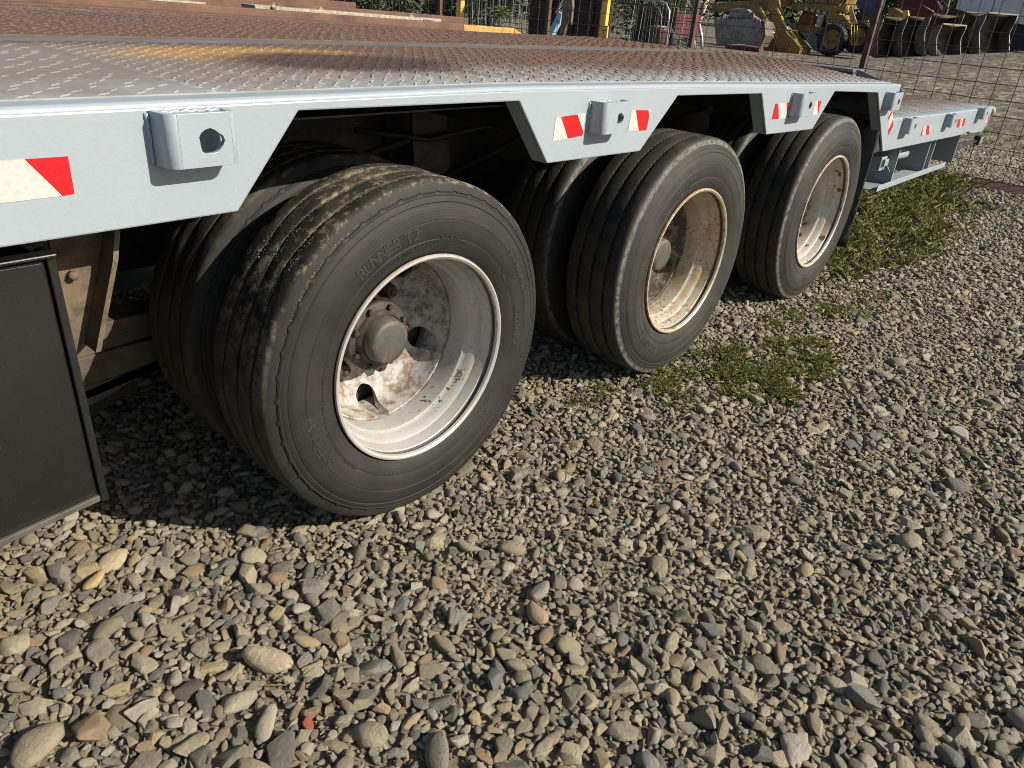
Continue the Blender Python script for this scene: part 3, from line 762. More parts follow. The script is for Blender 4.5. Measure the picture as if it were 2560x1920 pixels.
def letters(text, rad, ang, size, gap=1.0, depth=.0010, flip=False, surf=None):
    """raised letters round a sidewall: list of meshes verts/faces. ang = angle (deg) of the text centre, reading clockwise"""
    out = MB(); total = 0; adv = []
    for ch in text: adv.append(size*{' ': .45, 'I': .34, '1': .5, '/': .42, '.': .3, 'M': .95, 'W': 1.0}.get(ch, .72)*gap)
    total = sum(adv); pos = -total/2
    for ch, w in zip(text, adv):
        if ch != ' ':
            cu = bpy.data.curves.new('t', 'FONT'); cu.body = ch; cu.size = size*1.35; cu.align_x = 'CENTER'; cu.extrude = depth; cu.resolution_u = 3; cu.offset = size*.012
            ob = bpy.data.objects.new('t', cu); COL.objects.link(ob); bpy.context.view_layer.update()
            me = bpy.data.meshes.new_from_object(ob.evaluated_get(bpy.context.evaluated_depsgraph_get()))
            s = (pos+w/2)/rad
            a = math.radians(ang)-s if not flip else math.radians(ang)+s
            er = Vector((math.cos(a), 0, math.sin(a))); et = Vector((math.sin(a), 0, -math.cos(a)))
            if flip: er, et = -er, -et
            base = len(out.v)
            for v in me.vertices:
                lx, ly, lz = v.co
                ly -= size*.5
                p = er*ly+et*lx+Vector((math.cos(a), 0, math.sin(a)))*rad
                r = math.hypot(p.x, p.z)
                yy = float(np.interp(r, [.245,.262,.290,.305,.325,.338,.350], [-.009,-.0155,-.0185,-.0185,-.0155,-.0115,-.0075]))
                out.v.append((p.x, yy-lz, p.z))
            for f in me.polygons: out.face([base+i for i in f.vertices])
            bpy.data.objects.remove(ob); bpy.data.meshes.remove(me)
        pos += w
    return out

def part(name, me, parent, loc=(0,0,0), rot=0):
    o = bpy.data.objects.new(name, me); COL.objects.link(o); o.parent = parent; o.location = loc; o.rotation_euler = (0, rot, 0); return o

def wheel(x, y, tyre, rim, rot, outer=True, mirror=False):
    w = bpy.data.objects.new('wheel', None); COL.objects.link(w); w.parent = TR; w.location = (x, y, WR); w.empty_display_size = .05
    if mirror: w.rotation_euler = (0, 0, math.pi)
    part('tyre', ME[tyre], w, rot=rot); part('rim', ME[rim], w)
    if outer:
        part('hub_flange', ME['flange'], w); part('hub_cap', ME['cap'], w, (0, 0 if tyre == 'tyreA' else -.022, 0)); part('brake_drum', ME['backdisc'], w, (0, .165, 0))
        for ang in (50, 110, 170, 230, 290, 350):
            part('wheel_nut', ME['nut'], w, (.1065*math.cos(math.radians(ang)), .058, .1065*math.sin(math.radians(ang))))
    return w
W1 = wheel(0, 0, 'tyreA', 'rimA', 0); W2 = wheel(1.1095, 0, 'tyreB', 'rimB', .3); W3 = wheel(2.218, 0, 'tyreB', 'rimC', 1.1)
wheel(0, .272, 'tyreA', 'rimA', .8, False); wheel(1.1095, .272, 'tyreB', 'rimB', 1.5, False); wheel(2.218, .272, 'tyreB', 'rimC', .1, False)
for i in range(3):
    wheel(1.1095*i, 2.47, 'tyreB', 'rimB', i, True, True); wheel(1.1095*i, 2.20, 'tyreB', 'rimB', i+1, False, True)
def lettering(w, specs):
    for sp in specs:
        obj('raised_word', letters(*sp[0], **sp[1]), M['letter'], w, keep=True)
lettering(W1, [(('RUNNER T2', .292, 112, .026), {}), (('STRIAL', .300, 196, .026), dict(gap=1.5)), (('135/133K', .262, 168, .012), {}), (('215/75 R17.5', .268, 188, .011), {}),
               (('REGROOVABLE', .283, 3, .015), {}), (('M+S', .276, -47, .014), {}), (('TUBELESS', .268, 30, .010), {}), (('DOT HPJ7 KWFJ 2021', .259, 114, .009), dict(gap=1.1)),
               (('LOAD RANGE H', .272, 78, .008), {}), (('MADE IN EU', .30, 275, .010), {}), (('STRIAL', .315, 30, .022), dict(gap=1.5)), (('TREAD 5 PLIES STEEL SIDEWALL 1 PLY STEEL', .265, 84, .0055), {}), (('MAX LOAD SINGLE 2180 KG DUAL 2060 KG', .272, 210, .0055), {}), (('TUBELESS RADIAL', .258, 318, .008), {}), (('E4 0213794', .262, 250, .009), {})])
lettering(W2, [(('Hankook', .300, 233, .034), {}), (('TH22', .283, 117, .030), {}), (('Radial', .27, 176, .014), {}), (('TUBELESS', .265, 270, .009), {})])
lettering(W3, [(('Hankook', .295, 52, .020), {}), (('K', .292, 262, .034), {}), (('TH22', .283, 170, .026), {})])
# dried mud cakes on the first rim
mb = MB()
for k in range(46):
    a = math.radians(rng.choice((rng.gauss(-58, 8), rng.gauss(-35, 2.5)))); yv = rng.uniform(.05, .10) if a < math.radians(-44) else rng.uniform(.042, .062)
    r = float(np.interp(yv, [.04,.05,.06,.066,.0705,.078], [.2115,.2070,.2045,.2025,.1985,.1970]))-.0008
    c = Vector((r*math.cos(a), yv, r*math.sin(a))); s = rng.uniform(.0015, .005)
    vs = [c+Vector((rng.uniform(-1, 1), rng.uniform(-1, 1), rng.uniform(-1, 1))).normalized()*s for _ in range(6)]
    mb.add(vs, [(0,1,2),(0,2,3),(0,3,4),(0,4,5),(0,5,1),(1,2,3,4,5)])
M['mud'] = simple('dried_tan_mud', (.30, .225, .14), .95, 0, .25, 40)
o = obj('mud_cake', mb, M['mud'], W1, keep=True); o['kind'] = 'stuff'
# grit lying on the shoulder of the first tyre
mb = MB()
for k in range(1500):
    a = math.radians(rng.choice((rng.gauss(124, 5), rng.gauss(141, 4), rng.gauss(118, 12)))); t = rng.random()
    yv = -.004+.022*t; r = WR-.022+.018*min(1, t*1.5)
    if rng.random() < .35: yv = rng.choice((.046,.093,.140))+rng.uniform(-.012, .012); r = WR-.001; a = math.radians(rng.uniform(85, 140))
    c = Vector((r*math.cos(a), yv, r*math.sin(a))); s = rng.uniform(.0004, .0013)
    vs = [c+Vector((dx, dy, dz))*s for dx, dy, dz in ((1,0,0),(-1,0,0),(0,1,0),(0,-1,0),(0,0,1),(0,0,-1))]
    mb.add(vs, [(0,2,4),(2,1,4),(1,3,4),(3,0,4),(2,0,5),(1,2,5),(3,1,5),(0,3,5)])
o = obj('grit', mb, M['mud'], W1, keep=True); o['kind'] = 'stuff'

# ------------------------------------------------------------------ fence
FX = 6.2
FN = thing('mesh_fence', (FX, 1.33, 0), 'rusty welded wire mesh fence with angle-iron posts behind the trailer tail', 'fence')
for y in (-2.1, 1.33, 3.03, 4.9, 6.7):
    mb = MB(); mb.prism([(FX-.004, y-.020), (FX+.038, y-.020), (FX+.038, y-.014), (FX+.002, y-.014), (FX+.002, y+.024), (FX-.004, y+.024)], 'z', -.05, 2.05)
    obj('post', mb, M['fence'], FN)
wr = random.Random(3)
def wavy(p, q, n, amp):
    P = []
    for i in range(n+1):
        t = i/n; a = Vector(p).lerp(Vector(q), t); a.x += wr.uniform(-amp, amp); a.y += wr.uniform(-amp, amp)*.5; a.z += wr.uniform(-amp, amp)*.5; P.append(a)
    return P
hz = [.053, .177, .292, .41, .529, .645, .757, .872]+[.872+.121*k for k in range(1, 10)]
for z in hz:
    mb = MB(); mb.tube(wavy((FX-.006, -3.0, z), (FX-.006, 8.4, z), 40, .004), .0031, 5, False); obj('wire', mb, M['wire'], FN)
k = -21
while .135+.1437*k < 8.3:
    y = .135+.1437*k
    if y > -3.0:
        mb = MB(); mb.tube(wavy((FX-.010, y, .012), (FX-.010, y+.003, 1.97), 9, .003), .0031, 5, False); obj('wire', mb, M['wire'], FN)
    k += 1
mb = MB(); mb.prism([(6.02, .004), (6.135, .012), (6.135, .055), (6.12, .060), (6.02, .010)], 'y', -3.2, .20)
obj('bottom_rail', mb, M['fence'], FN)

# ------------------------------------------------------------------ loading ramp lying beyond the deck
LR = thing('loading_ramp', (1.5, 2.9, .90), 'rusty loading ramp with weathered planks and a yellow end beyond the deck', 'ramp')
def bar(x0, x1, y0, y1, z0, z1, mat, name):
    mb = MB(); n = 10; xs = np.linspace(x0, x1, n)
    for x in xs:
        d = -.020*max(0, x-.6)+wr.uniform(-.002, .002)
        for (y, z) in ((y0, z0), (y1, z0), (y1, z1), (y0, z1)): mb.v.append((x, y, z+d))
    for i in range(n-1):
        for j in range(4): mb.face((i*4+j, (i+1)*4+j, (i+1)*4+(j+1) % 4, i*4+(j+1) % 4))
    for e in (0, n-1): mb.face([e*4+j for j in range(4)])
    return obj(name, mb, mat, LR, bevel=.004)
bar(-3.0, 2.55, 2.52, 2.60, .88, .955, M['rust'], 'frame_rail'); bar(2.552, 3.02, 2.52, 2.60, .875, .950, M['rustyyellow'], 'frame_rail')
mb = MB(); mb.prism([(3.022,.90),(3.022,.83),(3.20,.83),(3.14,.853)], 'y', 2.52, 2.60); obj('ramp_toe', mb, M['rustyyellow'], LR)
bar(-3.0, .95, 2.61, 2.80, .93, .962, M['plank'], 'plank'); bar(1.20, 2.45, 2.61, 2.74, .93, .968, M['plank'], 'plank')
bar(-3.0, 2.9, 2.83, 2.90, .90, .985, M['rust'], 'frame_rail'); bar(-3.0, .5, 2.92, 3.10, .95, .995, M['plank'], 'plank')
bar(-3.0, 2.2, 3.12, 3.20, .90, 1.012, M['rust'], 'frame_rail')
for k in range(7):
    x = -2.2+.75*k; mb = MB(); mb.box((x, 2.602, .89), (x+.06, 3.118, .925)); obj('cross_bar', mb, M['rust'], LR)
for (x, y) in ((1.62, 2.66), (1.30, 2.60), (2.28, 2.69), (2.62, 2.86)):
    mb = MB(); s = .013; mb.add([(x-s,y,.96),(x+s*.8,y-s,.958),(x+s,y+s*.7,.962),(x,y+s,.956),(x,y,.981),(x+.002,y,.944)], [(0,1,4),(1,2,4),(2,3,4),(3,0,4),(1,0,5),(2,1,5),(3,2,5),(0,3,5)])
    for i, v in enumerate(mb.v): mb.v[i] = (v[0], v[1], v[2]-.020*max(0, x-.6)+.006)
    o = obj('rubble_chip', mb, M['plank'], LR)

# ------------------------------------------------------------------ background machines (built as solid plates at their own distance)
def plate_yz(mb, pts, x, t): mb.prism(pts, 'x', x, x+t)
def pl(name, pts, x, t, mat, parent, bevel=.01):
    mb = MB(); plate_yz(mb, pts, x, t); return obj(name, mb, mat, parent, bevel=bevel)
X = 26.0
LD = thing('backhoe_loader', (27, 10, .1), 'faded yellow backhoe loader with red and white hazard stripes', 'loader')
pl('boom', [(13.98,1.37),(12.19,1.57),(11.27,1.76),(11.0,2.2),(10.7,2.2),(11.1,1.5),(11.72,1.31),(12.1,1.19),(13.92,1.12)], 26.2, .3, M['yellow'], LD)
pl('lift_arm', [(12.28,1.42),(11.72,1.41),(11.54,1.03),(11.33,.22),(11.45,.21),(11.74,.77)], 25.7, .12, M['yellow'], LD)
pl('lift_arm', [(11.67,1.55),(11.26,1.72),(10.67,.71),(10.87,.41),(11.33,1.1)], 25.85, .12, M['yellow'], LD)
pl('bucket_bracket', [(11.47,.30),(10.68,.57),(10.53,-.01),(11.11,.0)], 25.6, .14, M['yellow'], LD)
mb = MB(); mb.tube([(25.65,11.39,.52),(25.65,11.08,.585)], .045, 8); obj('cross_tube', mb, M['yellowbright'], LD)
pl('bucket', [(10.73,.75),(10.45,.73),(9.8,.26),(9.79,.01),(10.5,-.01),(10.82,.56)], 25.2, .9, M['yellow'], LD)
for a, b, c, d in (((11.61,1.32),(11.23,.95),(11.26,.97),(10.79,.45)), ((11.03,1.38),(10.72,1.02),(10.73,1.03),(10.41,.7))):
    mb = MB(); mb.tube([(25.45, *a), (25.45, *b)], .045, 10); cy = obj('cylinder', mb, M['yellowbright'], LD)
    mb = MB(); mb.tube([(25.45, *c), (25.45, *d)], .024, 8); obj('rod', mb, M['chrome'], cy)
pl('dozer_blade', [(10.39,.71),(9.93,.73),(9.46,.39),(9.42,.13),(9.76,.19)], 26.3, .1, M['steelgrey'], LD)
pl('chassis', [(10.9,.92),(9.64,.93),(9.0,.81),(9.0,.70),(10.74,.76)], 26.4, .8, M['yellow'], LD)
pl('side_frame', [(10.95,1.59),(9.51,1.59),(9.27,1.47),(9.22,1.29),(9.57,1.27),(10.45,1.35),(10.89,1.36)], 26.35, .5, M['yellow'], LD)
for i in range(8):
    t0, t1 = i/8, (i+1)/8
    f = lambda t, e: (10.45-.86*t, 1.475-.115*t-e)
    a = .025
    pl('hazard_stripe', [f(t0, 0), f(t1, 0), f(min(1.04, t1+a), .075), f(t0+a, .075)], 26.335, .012, M['white'] if i % 2 == 0 else M['maroon'], LD, 0)
mb = MB(); mb.lathe([(0,.0),(.06,.0),(.07,.03),(.22,.04),(.29,.02),(.31,.10),(.0,.12)], 28, 'x', (26.6,10.39,1.04)); obj('rear_wheel_rim', mb, M['orange'], LD)
mb = MB(); mb.lathe([(.30,.06),(.36,.0),(.52,.02),(.56,.12),(.52,.3),(.3,.3)], 32, 'x', (26.66,10.2,1.0)); obj('tyre', mb, M['tyre'], LD)
mb = MB(); mb.lathe([(0,-.17),(.09,-.17),(.09,-.03),(.10,-.02),(.10,.16),(0,.17)], 14, 'z', (26.3,9.80,1.12)); obj('filter_canister', mb, M['whiteveh'], LD)
def bigwheel(y, z, x, R_, r_):
    mb = MB(); prof = [(r_*.98,.05),(r_*1.08,-.02),(R_*.88,-.06),(R_*.96,-.03),(R_,.05),(R_,.30),(R_*.9,.36),(r_,.34)]
    mb.lathe(prof, 40, 'x', (x, y, z))
    for i in range(30):
        a = 2*math.pi*i/30; c, s_ = math.cos(a), math.sin(a); c2, s2 = math.cos(a+.07), math.sin(a+.07)
        mb.add([(x-.0,y+R_*.97*c,z+R_*.97*s_),(x-.0,y+R_*.97*c2,z+R_*.97*s2),(x+.0,y+R_*1.04*c2,z+R_*1.04*s2),(x+.0,y+R_*1.04*c,z+R_*1.04*s_),
                (x+.3,y+R_*.97*c,z+R_*.97*s_),(x+.3,y+R_*.97*c2,z+R_*.97*s2),(x+.3,y+R_*1.04*c2,z+R_*1.04*s2),(x+.3,y+R_*1.04*c,z+R_*1.04*s_)],
               [(0,1,2,3),(7,6,5,4),(2,6,7,3),(0,4,5,1),(1,5,6,2),(0,3,7,4)])
    t = obj('tyre', mb, M['tyre'], LD)
    mb = MB(); mb.lathe([(0,-.005),(.05,-.005),(.055,.03),(.10,.03),(.11,.06),(r_*.8,.07),(r_*.92,.03),(r_,.02),(r_,.2)], 36, 'x', (x, y, z))
    for i in range(6):
        a = i*math.pi/3+.3; mb.lathe([(0,.045),(.016,.045),(.016,.065)], 6, 'x', (x, y+.17*math.cos(a), z+.17*math.sin(a)))
    obj('wheel_rim', mb, M['yellow'], LD)
bigwheel(9.13, .585, 25.9, .475, .295); bigwheel(8.45, .72, 26.3, .47, .28)
mb = MB()
for y in (8.60, 8.50, 8.41): mb.tube([(25.9, y, 1.06), (25.9, y-.16, .50)], .014, 6)
mb.tube([(25.9,8.44,.50),(25.9,8.25,.53)], .016, 6); obj('step_ladder', mb, M['yellowbright'], LD)
mb = MB(); mb.lathe([(0,0),(.05,0),(.05,.02),(.14,.02),(.15,.06),(.12,.09),(.15,.12),(.15,.18),(.12,.21),(.15,.24),(.15,.32),(.12,.36),(.0,.4)], 20, 'y', (26.0,8.86,1.50)); obj('cable_drum', mb, M['yellow'], LD)
pl('wing_panel', [(8.79,1.52),(8.67,1.51),(8.41,1.12),(8.61,1.04)], 25.85, .03, M['yellowbright'], LD)
pl('sticker', [(8.68,1.33),(8.58,1.34),(8.52,1.18),(8.62,1.14)], 25.845, .004, M['steelgrey'], LD, 0)
pl('engine_cover', [(9.59,1.32),(9.02,1.33),(8.64,1.04),(8.7,.9),(9.15,1.07),(9.52,1.06)], 26.1, .6, M['yellow'], LD)
pl('cab_base', [(10.6,1.595),(9.2,1.595),(9.0,2.4),(10.5,2.4)], 26.5, .9, M['yellow'], LD)
for i in range(5):
    mb = MB(); mb.tube([(25.9+.1*i,10.9-.4*i,1.65),(25.8,10.6-.42*i,1.95),(25.9,10.2-.3*i,1.60)], .02, 6); obj('hydraulic_hose', mb, M['tyre'], LD)

GB = thing('digger_bucket', (24.3, 11.6, .1), 'wide worn grey ditching bucket on the gravel left of the yellow loader', 'bucket')
pl('shell', [(12.5,.91),(10.84,1.0),(10.72,.8),(10.66,.2),(11.44,.24),(12.2,.09)], 24.0, .08, M['steelgrey'], GB)
pl('side_plate', [(10.838,1.0),(10.68,.95),(10.55,.55),(10.66,.2),(10.718,.8)], 24.03, .6, M['darksteel'], GB)
pl('coupler', [(12.08,.98),(12.06,1.21),(11.92,1.27),(11.46,1.27),(11.25,1.11),(10.95,.97)], 24.2, .25, M['steelgrey'], GB, .03)
pl('coupler_ear', [(11.30,1.0),(11.25,1.18),(11.15,1.18),(11.12,1.0)], 24.1, .08, M['darksteel'], GB)
MBm = thing('steel_crate', (23.6, 11, 0), 'dark maroon steel crate lying under the grey ditching bucket', 'crate')
pl('front_panel', [(11.63,.16),(11.14,.21),(10.42,.19),(10.34,-.04),(11.58,-.06)], 23.5, .3, M['maroon'], MBm)
pl('cross_rib', [(10.95,.19),(10.85,.19),(10.85,-.03),(10.95,-.03)], 23.485, .012, M['maroon'], MBm, 0)

for i, (lab, dy, dz) in enumerate((('bent galvanised tube nearest the timber post', 0, 0), ('inner bent galvanised tube nested inside its taller neighbour', -.24, -.12), ('shortest bent galvanised tube by the left fence post', -.50, -.30))):
    mb = MB(); mb.tube([(20,11.52+dy,1.45+dz*.6),(20,11.36+dy,1.28+dz),(20,11.22+dy,1.0+dz),(20,11.10+dy,.6+dz*.5),(20,11.0+dy,.1)], .045, 10)
    tag(obj('bent_tube', mb, M['galv']), lab, 'tube', 'bent galvanised tubes')
mb = MB(); mb.tube([(19,10.05,1.5),(19,10.24,.7),(19,10.34,.05)], [.075,.07,.08], 9); tag(obj('timber_post', mb, M['timber']), 'pale weathered timber post leaning beside bent tubes', 'post')

BA = thing('blue_loader', (28.5, 9, .2), 'deep blue loader arm rising behind the yellow loader', 'loader')
pl('lift_arm', [(9.63,1.81),(9.4,2.3),(8.5,2.3),(8.52,1.59),(8.69,1.31),(8.95,1.38),(9.33,1.68)], 28.0, .25, M['blue'], BA)
pl('cross_plate', [(9.1,1.37),(8.7,1.30),(8.6,1.15),(9.0,1.2)], 28.1, .2, M['darksteel'], BA)
mb = MB(); mb.lathe([(.25,.0),(.40,-.04),(.52,.0),(.56,.1),(.5,.3)], 28, 'x', (28.6,9.0,1.05)); mb.lathe([(0,.06),(.25,.02)], 20, 'x', (28.6,9.0,1.05)); obj('tyre', mb, M['tyre'], BA)
FK = thing('pallet_forks', (27.2, 8.4, .3), 'pair of worn grey pallet forks standing beside the fence post', 'forks')
for a, b in (((8.56,1.23),(8.29,.46)), ((8.42,1.19),(8.26,.81))):
    mb = MB(); mb.prism([a, (a[0]-.07, a[1]), (b[0]-.07, b[1]), b], 'x', 27.0, 27.08); obj('fork', mb, M['steelgrey'], FK)
pl('carriage', [(8.62,1.25),(8.30,1.25),(8.30,1.15),(8.62,1.15)], 27.1, .08, M['darksteel'], FK)
YA = thing('yellow_bucket_arm', (28, 8, .3), 'short yellow loader arm right of the fence post, above the dark buckets', 'loader arm')
pl('arm', [(8.31,1.65),(8.12,1.69),(7.67,1.46),(7.8,1.4),(8.19,1.33)], 28.0, .2, M['yellow'], YA)
pl('pivot', [(7.78,1.60),(7.62,1.62),(7.50,1.38),(7.72,1.36)], 27.9, .12, M['yellowbright'], YA)
RM = thing('red_loader', (29.5, 7.4, .5), 'dark red loader frame behind the row of buckets', 'loader')
pl('side_frame', [(8.34,1.81),(8.04,2.25),(7.3,2.1),(6.85,1.69),(6.76,1.56),(7.41,1.44),(8.04,1.52)], 29.0, .4, M['maroon'], RM)
pl('tipping_arm', [(6.87,2.06),(6.87,2.4),(6.71,2.4),(6.71,2.07),(6.66,1.64),(6.79,1.51),(6.82,1.74)], 28.8, .15, M['rust'], RM)
mb = MB(); mb.tube([(28.9,7.9,1.95),(28.9,7.1,1.62)], .05, 10); cy = obj('cylinder', mb, M['maroon'], RM)
mb = MB(); mb.tube([(28.9,7.1,1.62),(28.9,6.9,1.55)], .03, 8); obj('rod', mb, M['chrome'], cy)
for i in range(3):
    mb = MB(); mb.tube([(28.7,7.6-.2*i,1.9),(28.6,7.3-.2*i,2.02),(28.7,7.0-.2*i,1.75)], .018, 6); obj('hydraulic_hose', mb, M['tyre'], RM)

def dark_bucket(x, y, z0, h, dep, wid, ang, label, lipmat=None):
    """open loader bucket; local mouth towards -x, turned by ang about z"""
    prof = [(0,0),(.32*dep,.0),(.62*dep,.05*h),(.85*dep,.22*h),(dep,.48*h),(.92*dep,.74*h),(.66*dep,.93*h),(.30*dep,h)]
    B = thing('loader_bucket', (x, y, z0), label, 'bucket', 'dark loader buckets in a row'); B.rotation_euler = (0, 0, math.radians(ang))
    y0, y1 = -wid/2, wid/2; mb = MB(); t = .03; n = len(prof)
    for yy in (y0, y1):
        for (a, b) in prof: mb.v.append((a, yy, b))
        for (a, b) in prof: mb.v.append((a+t*.8, yy, b-(.03 if b < .1 else -.0)))
    for i in range(n-1):
        mb.face((i, i+1, 2*n+i+1, 2*n+i), True); mb.face((n+i, 3*n+i, 3*n+i+1, n+i+1), True)
        mb.face((i, n+i, n+i+1, i+1)); mb.face((2*n+i, 2*n+i+1, 3*n+i+1, 3*n+i))
    mb.face((n-1, 2*n-1, 4*n-1, 3*n-1)); mb.face((0, 2*n, 3*n, n))
    obj('shell', mb, M['darksteel'], B, keep=True)
    e = [(.30*dep,h),(.34*dep,.80*h),(.42*dep,.62*h),(.40*dep,.52*h),(.22*dep,.28*h),(0,0)]
    side = prof+e[1:-1]
    for yy in (y0-.03, y1):
        mb = MB(); mb.prism(side, 'y', yy, yy+.03); obj('side_plate', mb, M['darksteel'], B, keep=True)
        mb = MB(); mb.tube([(a-.006, yy+.015, b) for a, b in e], .012, 6); obj('worn_edge', mb, M['edge'], B, keep=True)
    mb = MB(); mb.box((.22*dep, y0, h), (.38*dep, y1, h+.035)); obj('top_lip', mb, lipmat or M['darksteel'], B, keep=True)
    mb = MB(); mb.box((-.10, y0, -.03), (.05, y1, .0)); obj('cutting_edge', mb, M['darksteel'], B, keep=True)
dark_bucket(26.2, 7.20, .22, 1.12, .70, .95, 52, 'dark loader bucket closest to the fence post')
dark_bucket(26.3, 6.52, .32, 1.08, .70, .95, 50, 'second dark loader bucket from the fence post')
dark_bucket(26.2, 5.85, .42, 1.08, .68, .95, 52, 'third dark loader bucket from the post, below a rusty arm')
dark_bucket(25.1, 5.30, .47, .80, .55, .75, 50, 'shortest loader bucket in the row, with a pale top lip', M['edge'])
dark_bucket(26.9, 5.12, .50, 1.14, .74, .95, 50, 'tall dark loader bucket behind the shortest one', M['edge'])
dark_bucket(26.5, 4.42, .58, 1.08, .78, .95, 48, 'dark loader bucket at the end of the row next to the white truck', M['edge'])
TK = thing('white_truck', (34, 6, .8), 'white box truck with a dark underframe at the end of the bucket row', 'truck')
pl('box_body', [(7.5,1.87),(7.5,3.4),(6.32,3.4),(6.30,1.62)], 33.0, 2.2, M['whiteveh'], TK)
pl('box_body', [(6.28,1.62),(6.28,3.4),(3.2,3.4),(3.2,1.52),(4.97,1.50)], 33.0, 2.2, M['whiteveh'], TK)
pl('underframe', [(8.4,1.9),(7.52,1.9),(6.3,1.60),(3.2,1.50),(3.2,.5),(8.0,.5)], 33.3, 1.8, M['navy'], TK)
for p in ([(5.86,1.68),(5.69,1.69),(5.64,1.56),(5.81,1.55)], [(5.57,1.70),(5.35,1.71),(5.30,1.57),(5.52,1.55)], [(6.28,1.50),(6.11,1.51),(6.09,1.46),(6.26,1.45)]):
    pl('side_marker', p, 32.95, .02, M['whiteveh'], TK, 0)
for y in (6.9, 4.4):
    mb = MB(); mb.lathe([(0,.05),(.25,.05),(.28,.0),(.46,.0),(.5,.06),(.5,.3)], 28, 'x', (33.1, y, .98)); obj('tyre', mb, M['tyre'], TK)

# skip, yellow posts, pale blue arm: beyond the deck
SK = thing('steel_gate', (12.1, 9.2, 0), 'dark brown ribbed steel gate standing beyond the deck', 'gate')
pl('front_panel', [(10.21,0),(8.20,0),(8.20,2.2),(10.22,2.2)], 12.0, .06, M['brown'], SK)
for z in (.42, .66, 1.05, 1.5): pl('horizontal_rib', [(10.20,z),(8.22,z),(8.22,z+.06),(10.20,z+.06)], 11.965, .032, M['brown'], SK)
for y in (9.66, 9.1, 8.62): pl('upright_rib', [(y,0),(y-.06,0),(y-.06,2.2),(y,2.2)], 11.955, .042, M['brown'], SK)
pl('side_panel', [(10.225,0),(10.245,0),(10.245,2.2),(10.225,2.2)], 12.0, .1, M['brown'], SK)
pl('side_panel', [(8.197,0),(8.177,0),(8.177,2.2),(8.197,2.2)], 12.0, .1, M['brown'], SK)
YP = thing('yellow_post', (11.8, 8.13, 0), 'yellow steel post with a bolted bracket at the right edge of the brown gate', 'post', 'yellow posts')
pl('column', [(8.215,0),(8.085,0),(8.085,2.2),(8.215,2.2)], 11.75, .1, M['yellowbright'], YP)
pl('bracket', [(8.135,.72),(7.985,.72),(7.985,.40),(8.135,.40)], 11.70, .048, M['yellowbright'], YP)
for z in (.64, .52): pl('bracket_slot', [(8.10,z),(8.03,z),(8.03,z-.012),(8.10,z-.012)], 11.695, .006, M['tyre'], YP, 0)
pl('bracket_slot', [(8.07,.63),(8.06,.63),(8.06,.515),(8.07,.515)], 11.696, .005, M['tyre'], YP, 0)
YQ = thing('yellow_post', (11, 11.3, 0), 'yellow steel post with rust stains in front of the dark bushes', 'post', 'yellow posts')
pl('column', [(11.385,0),(11.255,0),(11.255,2.2),(11.385,2.2)], 11.0, .12, M['yellowbright'], YQ)
pl('base_plate', [(11.44,0),(11.20,0),(11.20,.02),(11.44,.02)], 10.94, .24, M['yellowbright'], YQ)
BL = thing('hydraulic_arm', (9, 7, 0), 'pale blue hydraulic arm with a dark steel jaw leaning in front of the brown gate', 'arm')
pl('box_beam', [(7.00,.96),(6.90,.96),(7.205,.42),(7.32,.42)], 9.0, .10, M['lightblue'], BL)
pl('side_plate', [(6.99,.93),(6.90,.90),(6.93,.75),(7.0,.75)], 8.94, .05, M['lightblue'], BL)
pl('jaw', [(6.86,1.11),(6.72,1.25),(6.68,1.12),(6.66,1.01),(6.66,.76),(6.72,.86),(6.74,.80),(6.83,.40),(6.88,.40),(6.86,.74),(6.85,.95)], 8.88, .055, M['darksteel'], BL)
mb = MB(); mb.tube([(8.93,7.24,.62),(8.93,7.05,.86),(8.93,6.95,1.0),(8.93,6.82,1.12)], .010, 6); obj('hose', mb, M['tyre'], BL)
mb = MB(); mb.tube([(8.94,7.02,.9),(8.94,6.80,1.2)], .02, 8); obj('rod', mb, M['chrome'], BL)

# stacks of green mesh panels
def mesh_panel(name, x, y0, y1, label, step):
    G = thing(name, (x, (y0+y1)/2, 0), label, 'fence section', 'green mesh panels')
    y = y0; i = 0
    while y < y1:
        mb = MB(); a = wr.uniform(-.03, .03); mb.tube([(x+wr.uniform(-.05,.05), y+a, .0), (x+wr.uniform(-.04,.04), y-a, 1.25), (x-.12, y-a, 1.5), (x-.34, y-a, 1.62)], .008, 5, False); obj('upright_wire', mb, M['greenwire'] if i % 3 else M['galv'], G); y += step; i += 1
    for k in range(15):
        z = .12+.1*k; mb = MB(); mb.tube(wavy((x-.012, y0, z+.02), (x-.012, y1, z), 6, .01), .006, 5, False); obj('cross_wire', mb, M['greenwire'], G)
mesh_panel('mesh_fence_section', 14.0, 7.5, 9.6, 'green wire mesh panels stacked between the yellow bracket post and the wire fence', .085)
mesh_panel('mesh_fence_section', 13.0, 11.0, 13.4, 'green wire mesh panels left of the brown gate', .07)
for i, (yc, zt, lab) in enumerate(((7.78, 1.22, 'outer green hooped barrier tube near the timber post'), (7.95, 1.12, 'inner green hooped barrier tube near the timber post'))):
    mb = MB(); mb.tube([(13.5, yc+1.1, zt), (13.5, yc+.30, zt), (13.5, yc+.12, zt-.05), (13.5, yc+.02, zt-.18), (13.5, yc, zt-.4), (13.5, yc-.06, .0)], .022, 8)
    tag(obj('hoop_tube', mb, M['greenwire'] if i else M['galv']), lab, 'tube', 'hooped tubes')
RB = thing('plastic_bin', (15.2, 9.2, 0), 'faded red plastic bin behind the green mesh panels', 'bin')
mb = MB(); mb.lathe([(0,0),(.15,0),(.18,.60),(.20,.62),(.20,.66),(.17,.66),(.14,.1),(0,.08)], 24, 'z', (15.3, 9.1, .02)); obj('body', mb, M['pink'], RB)
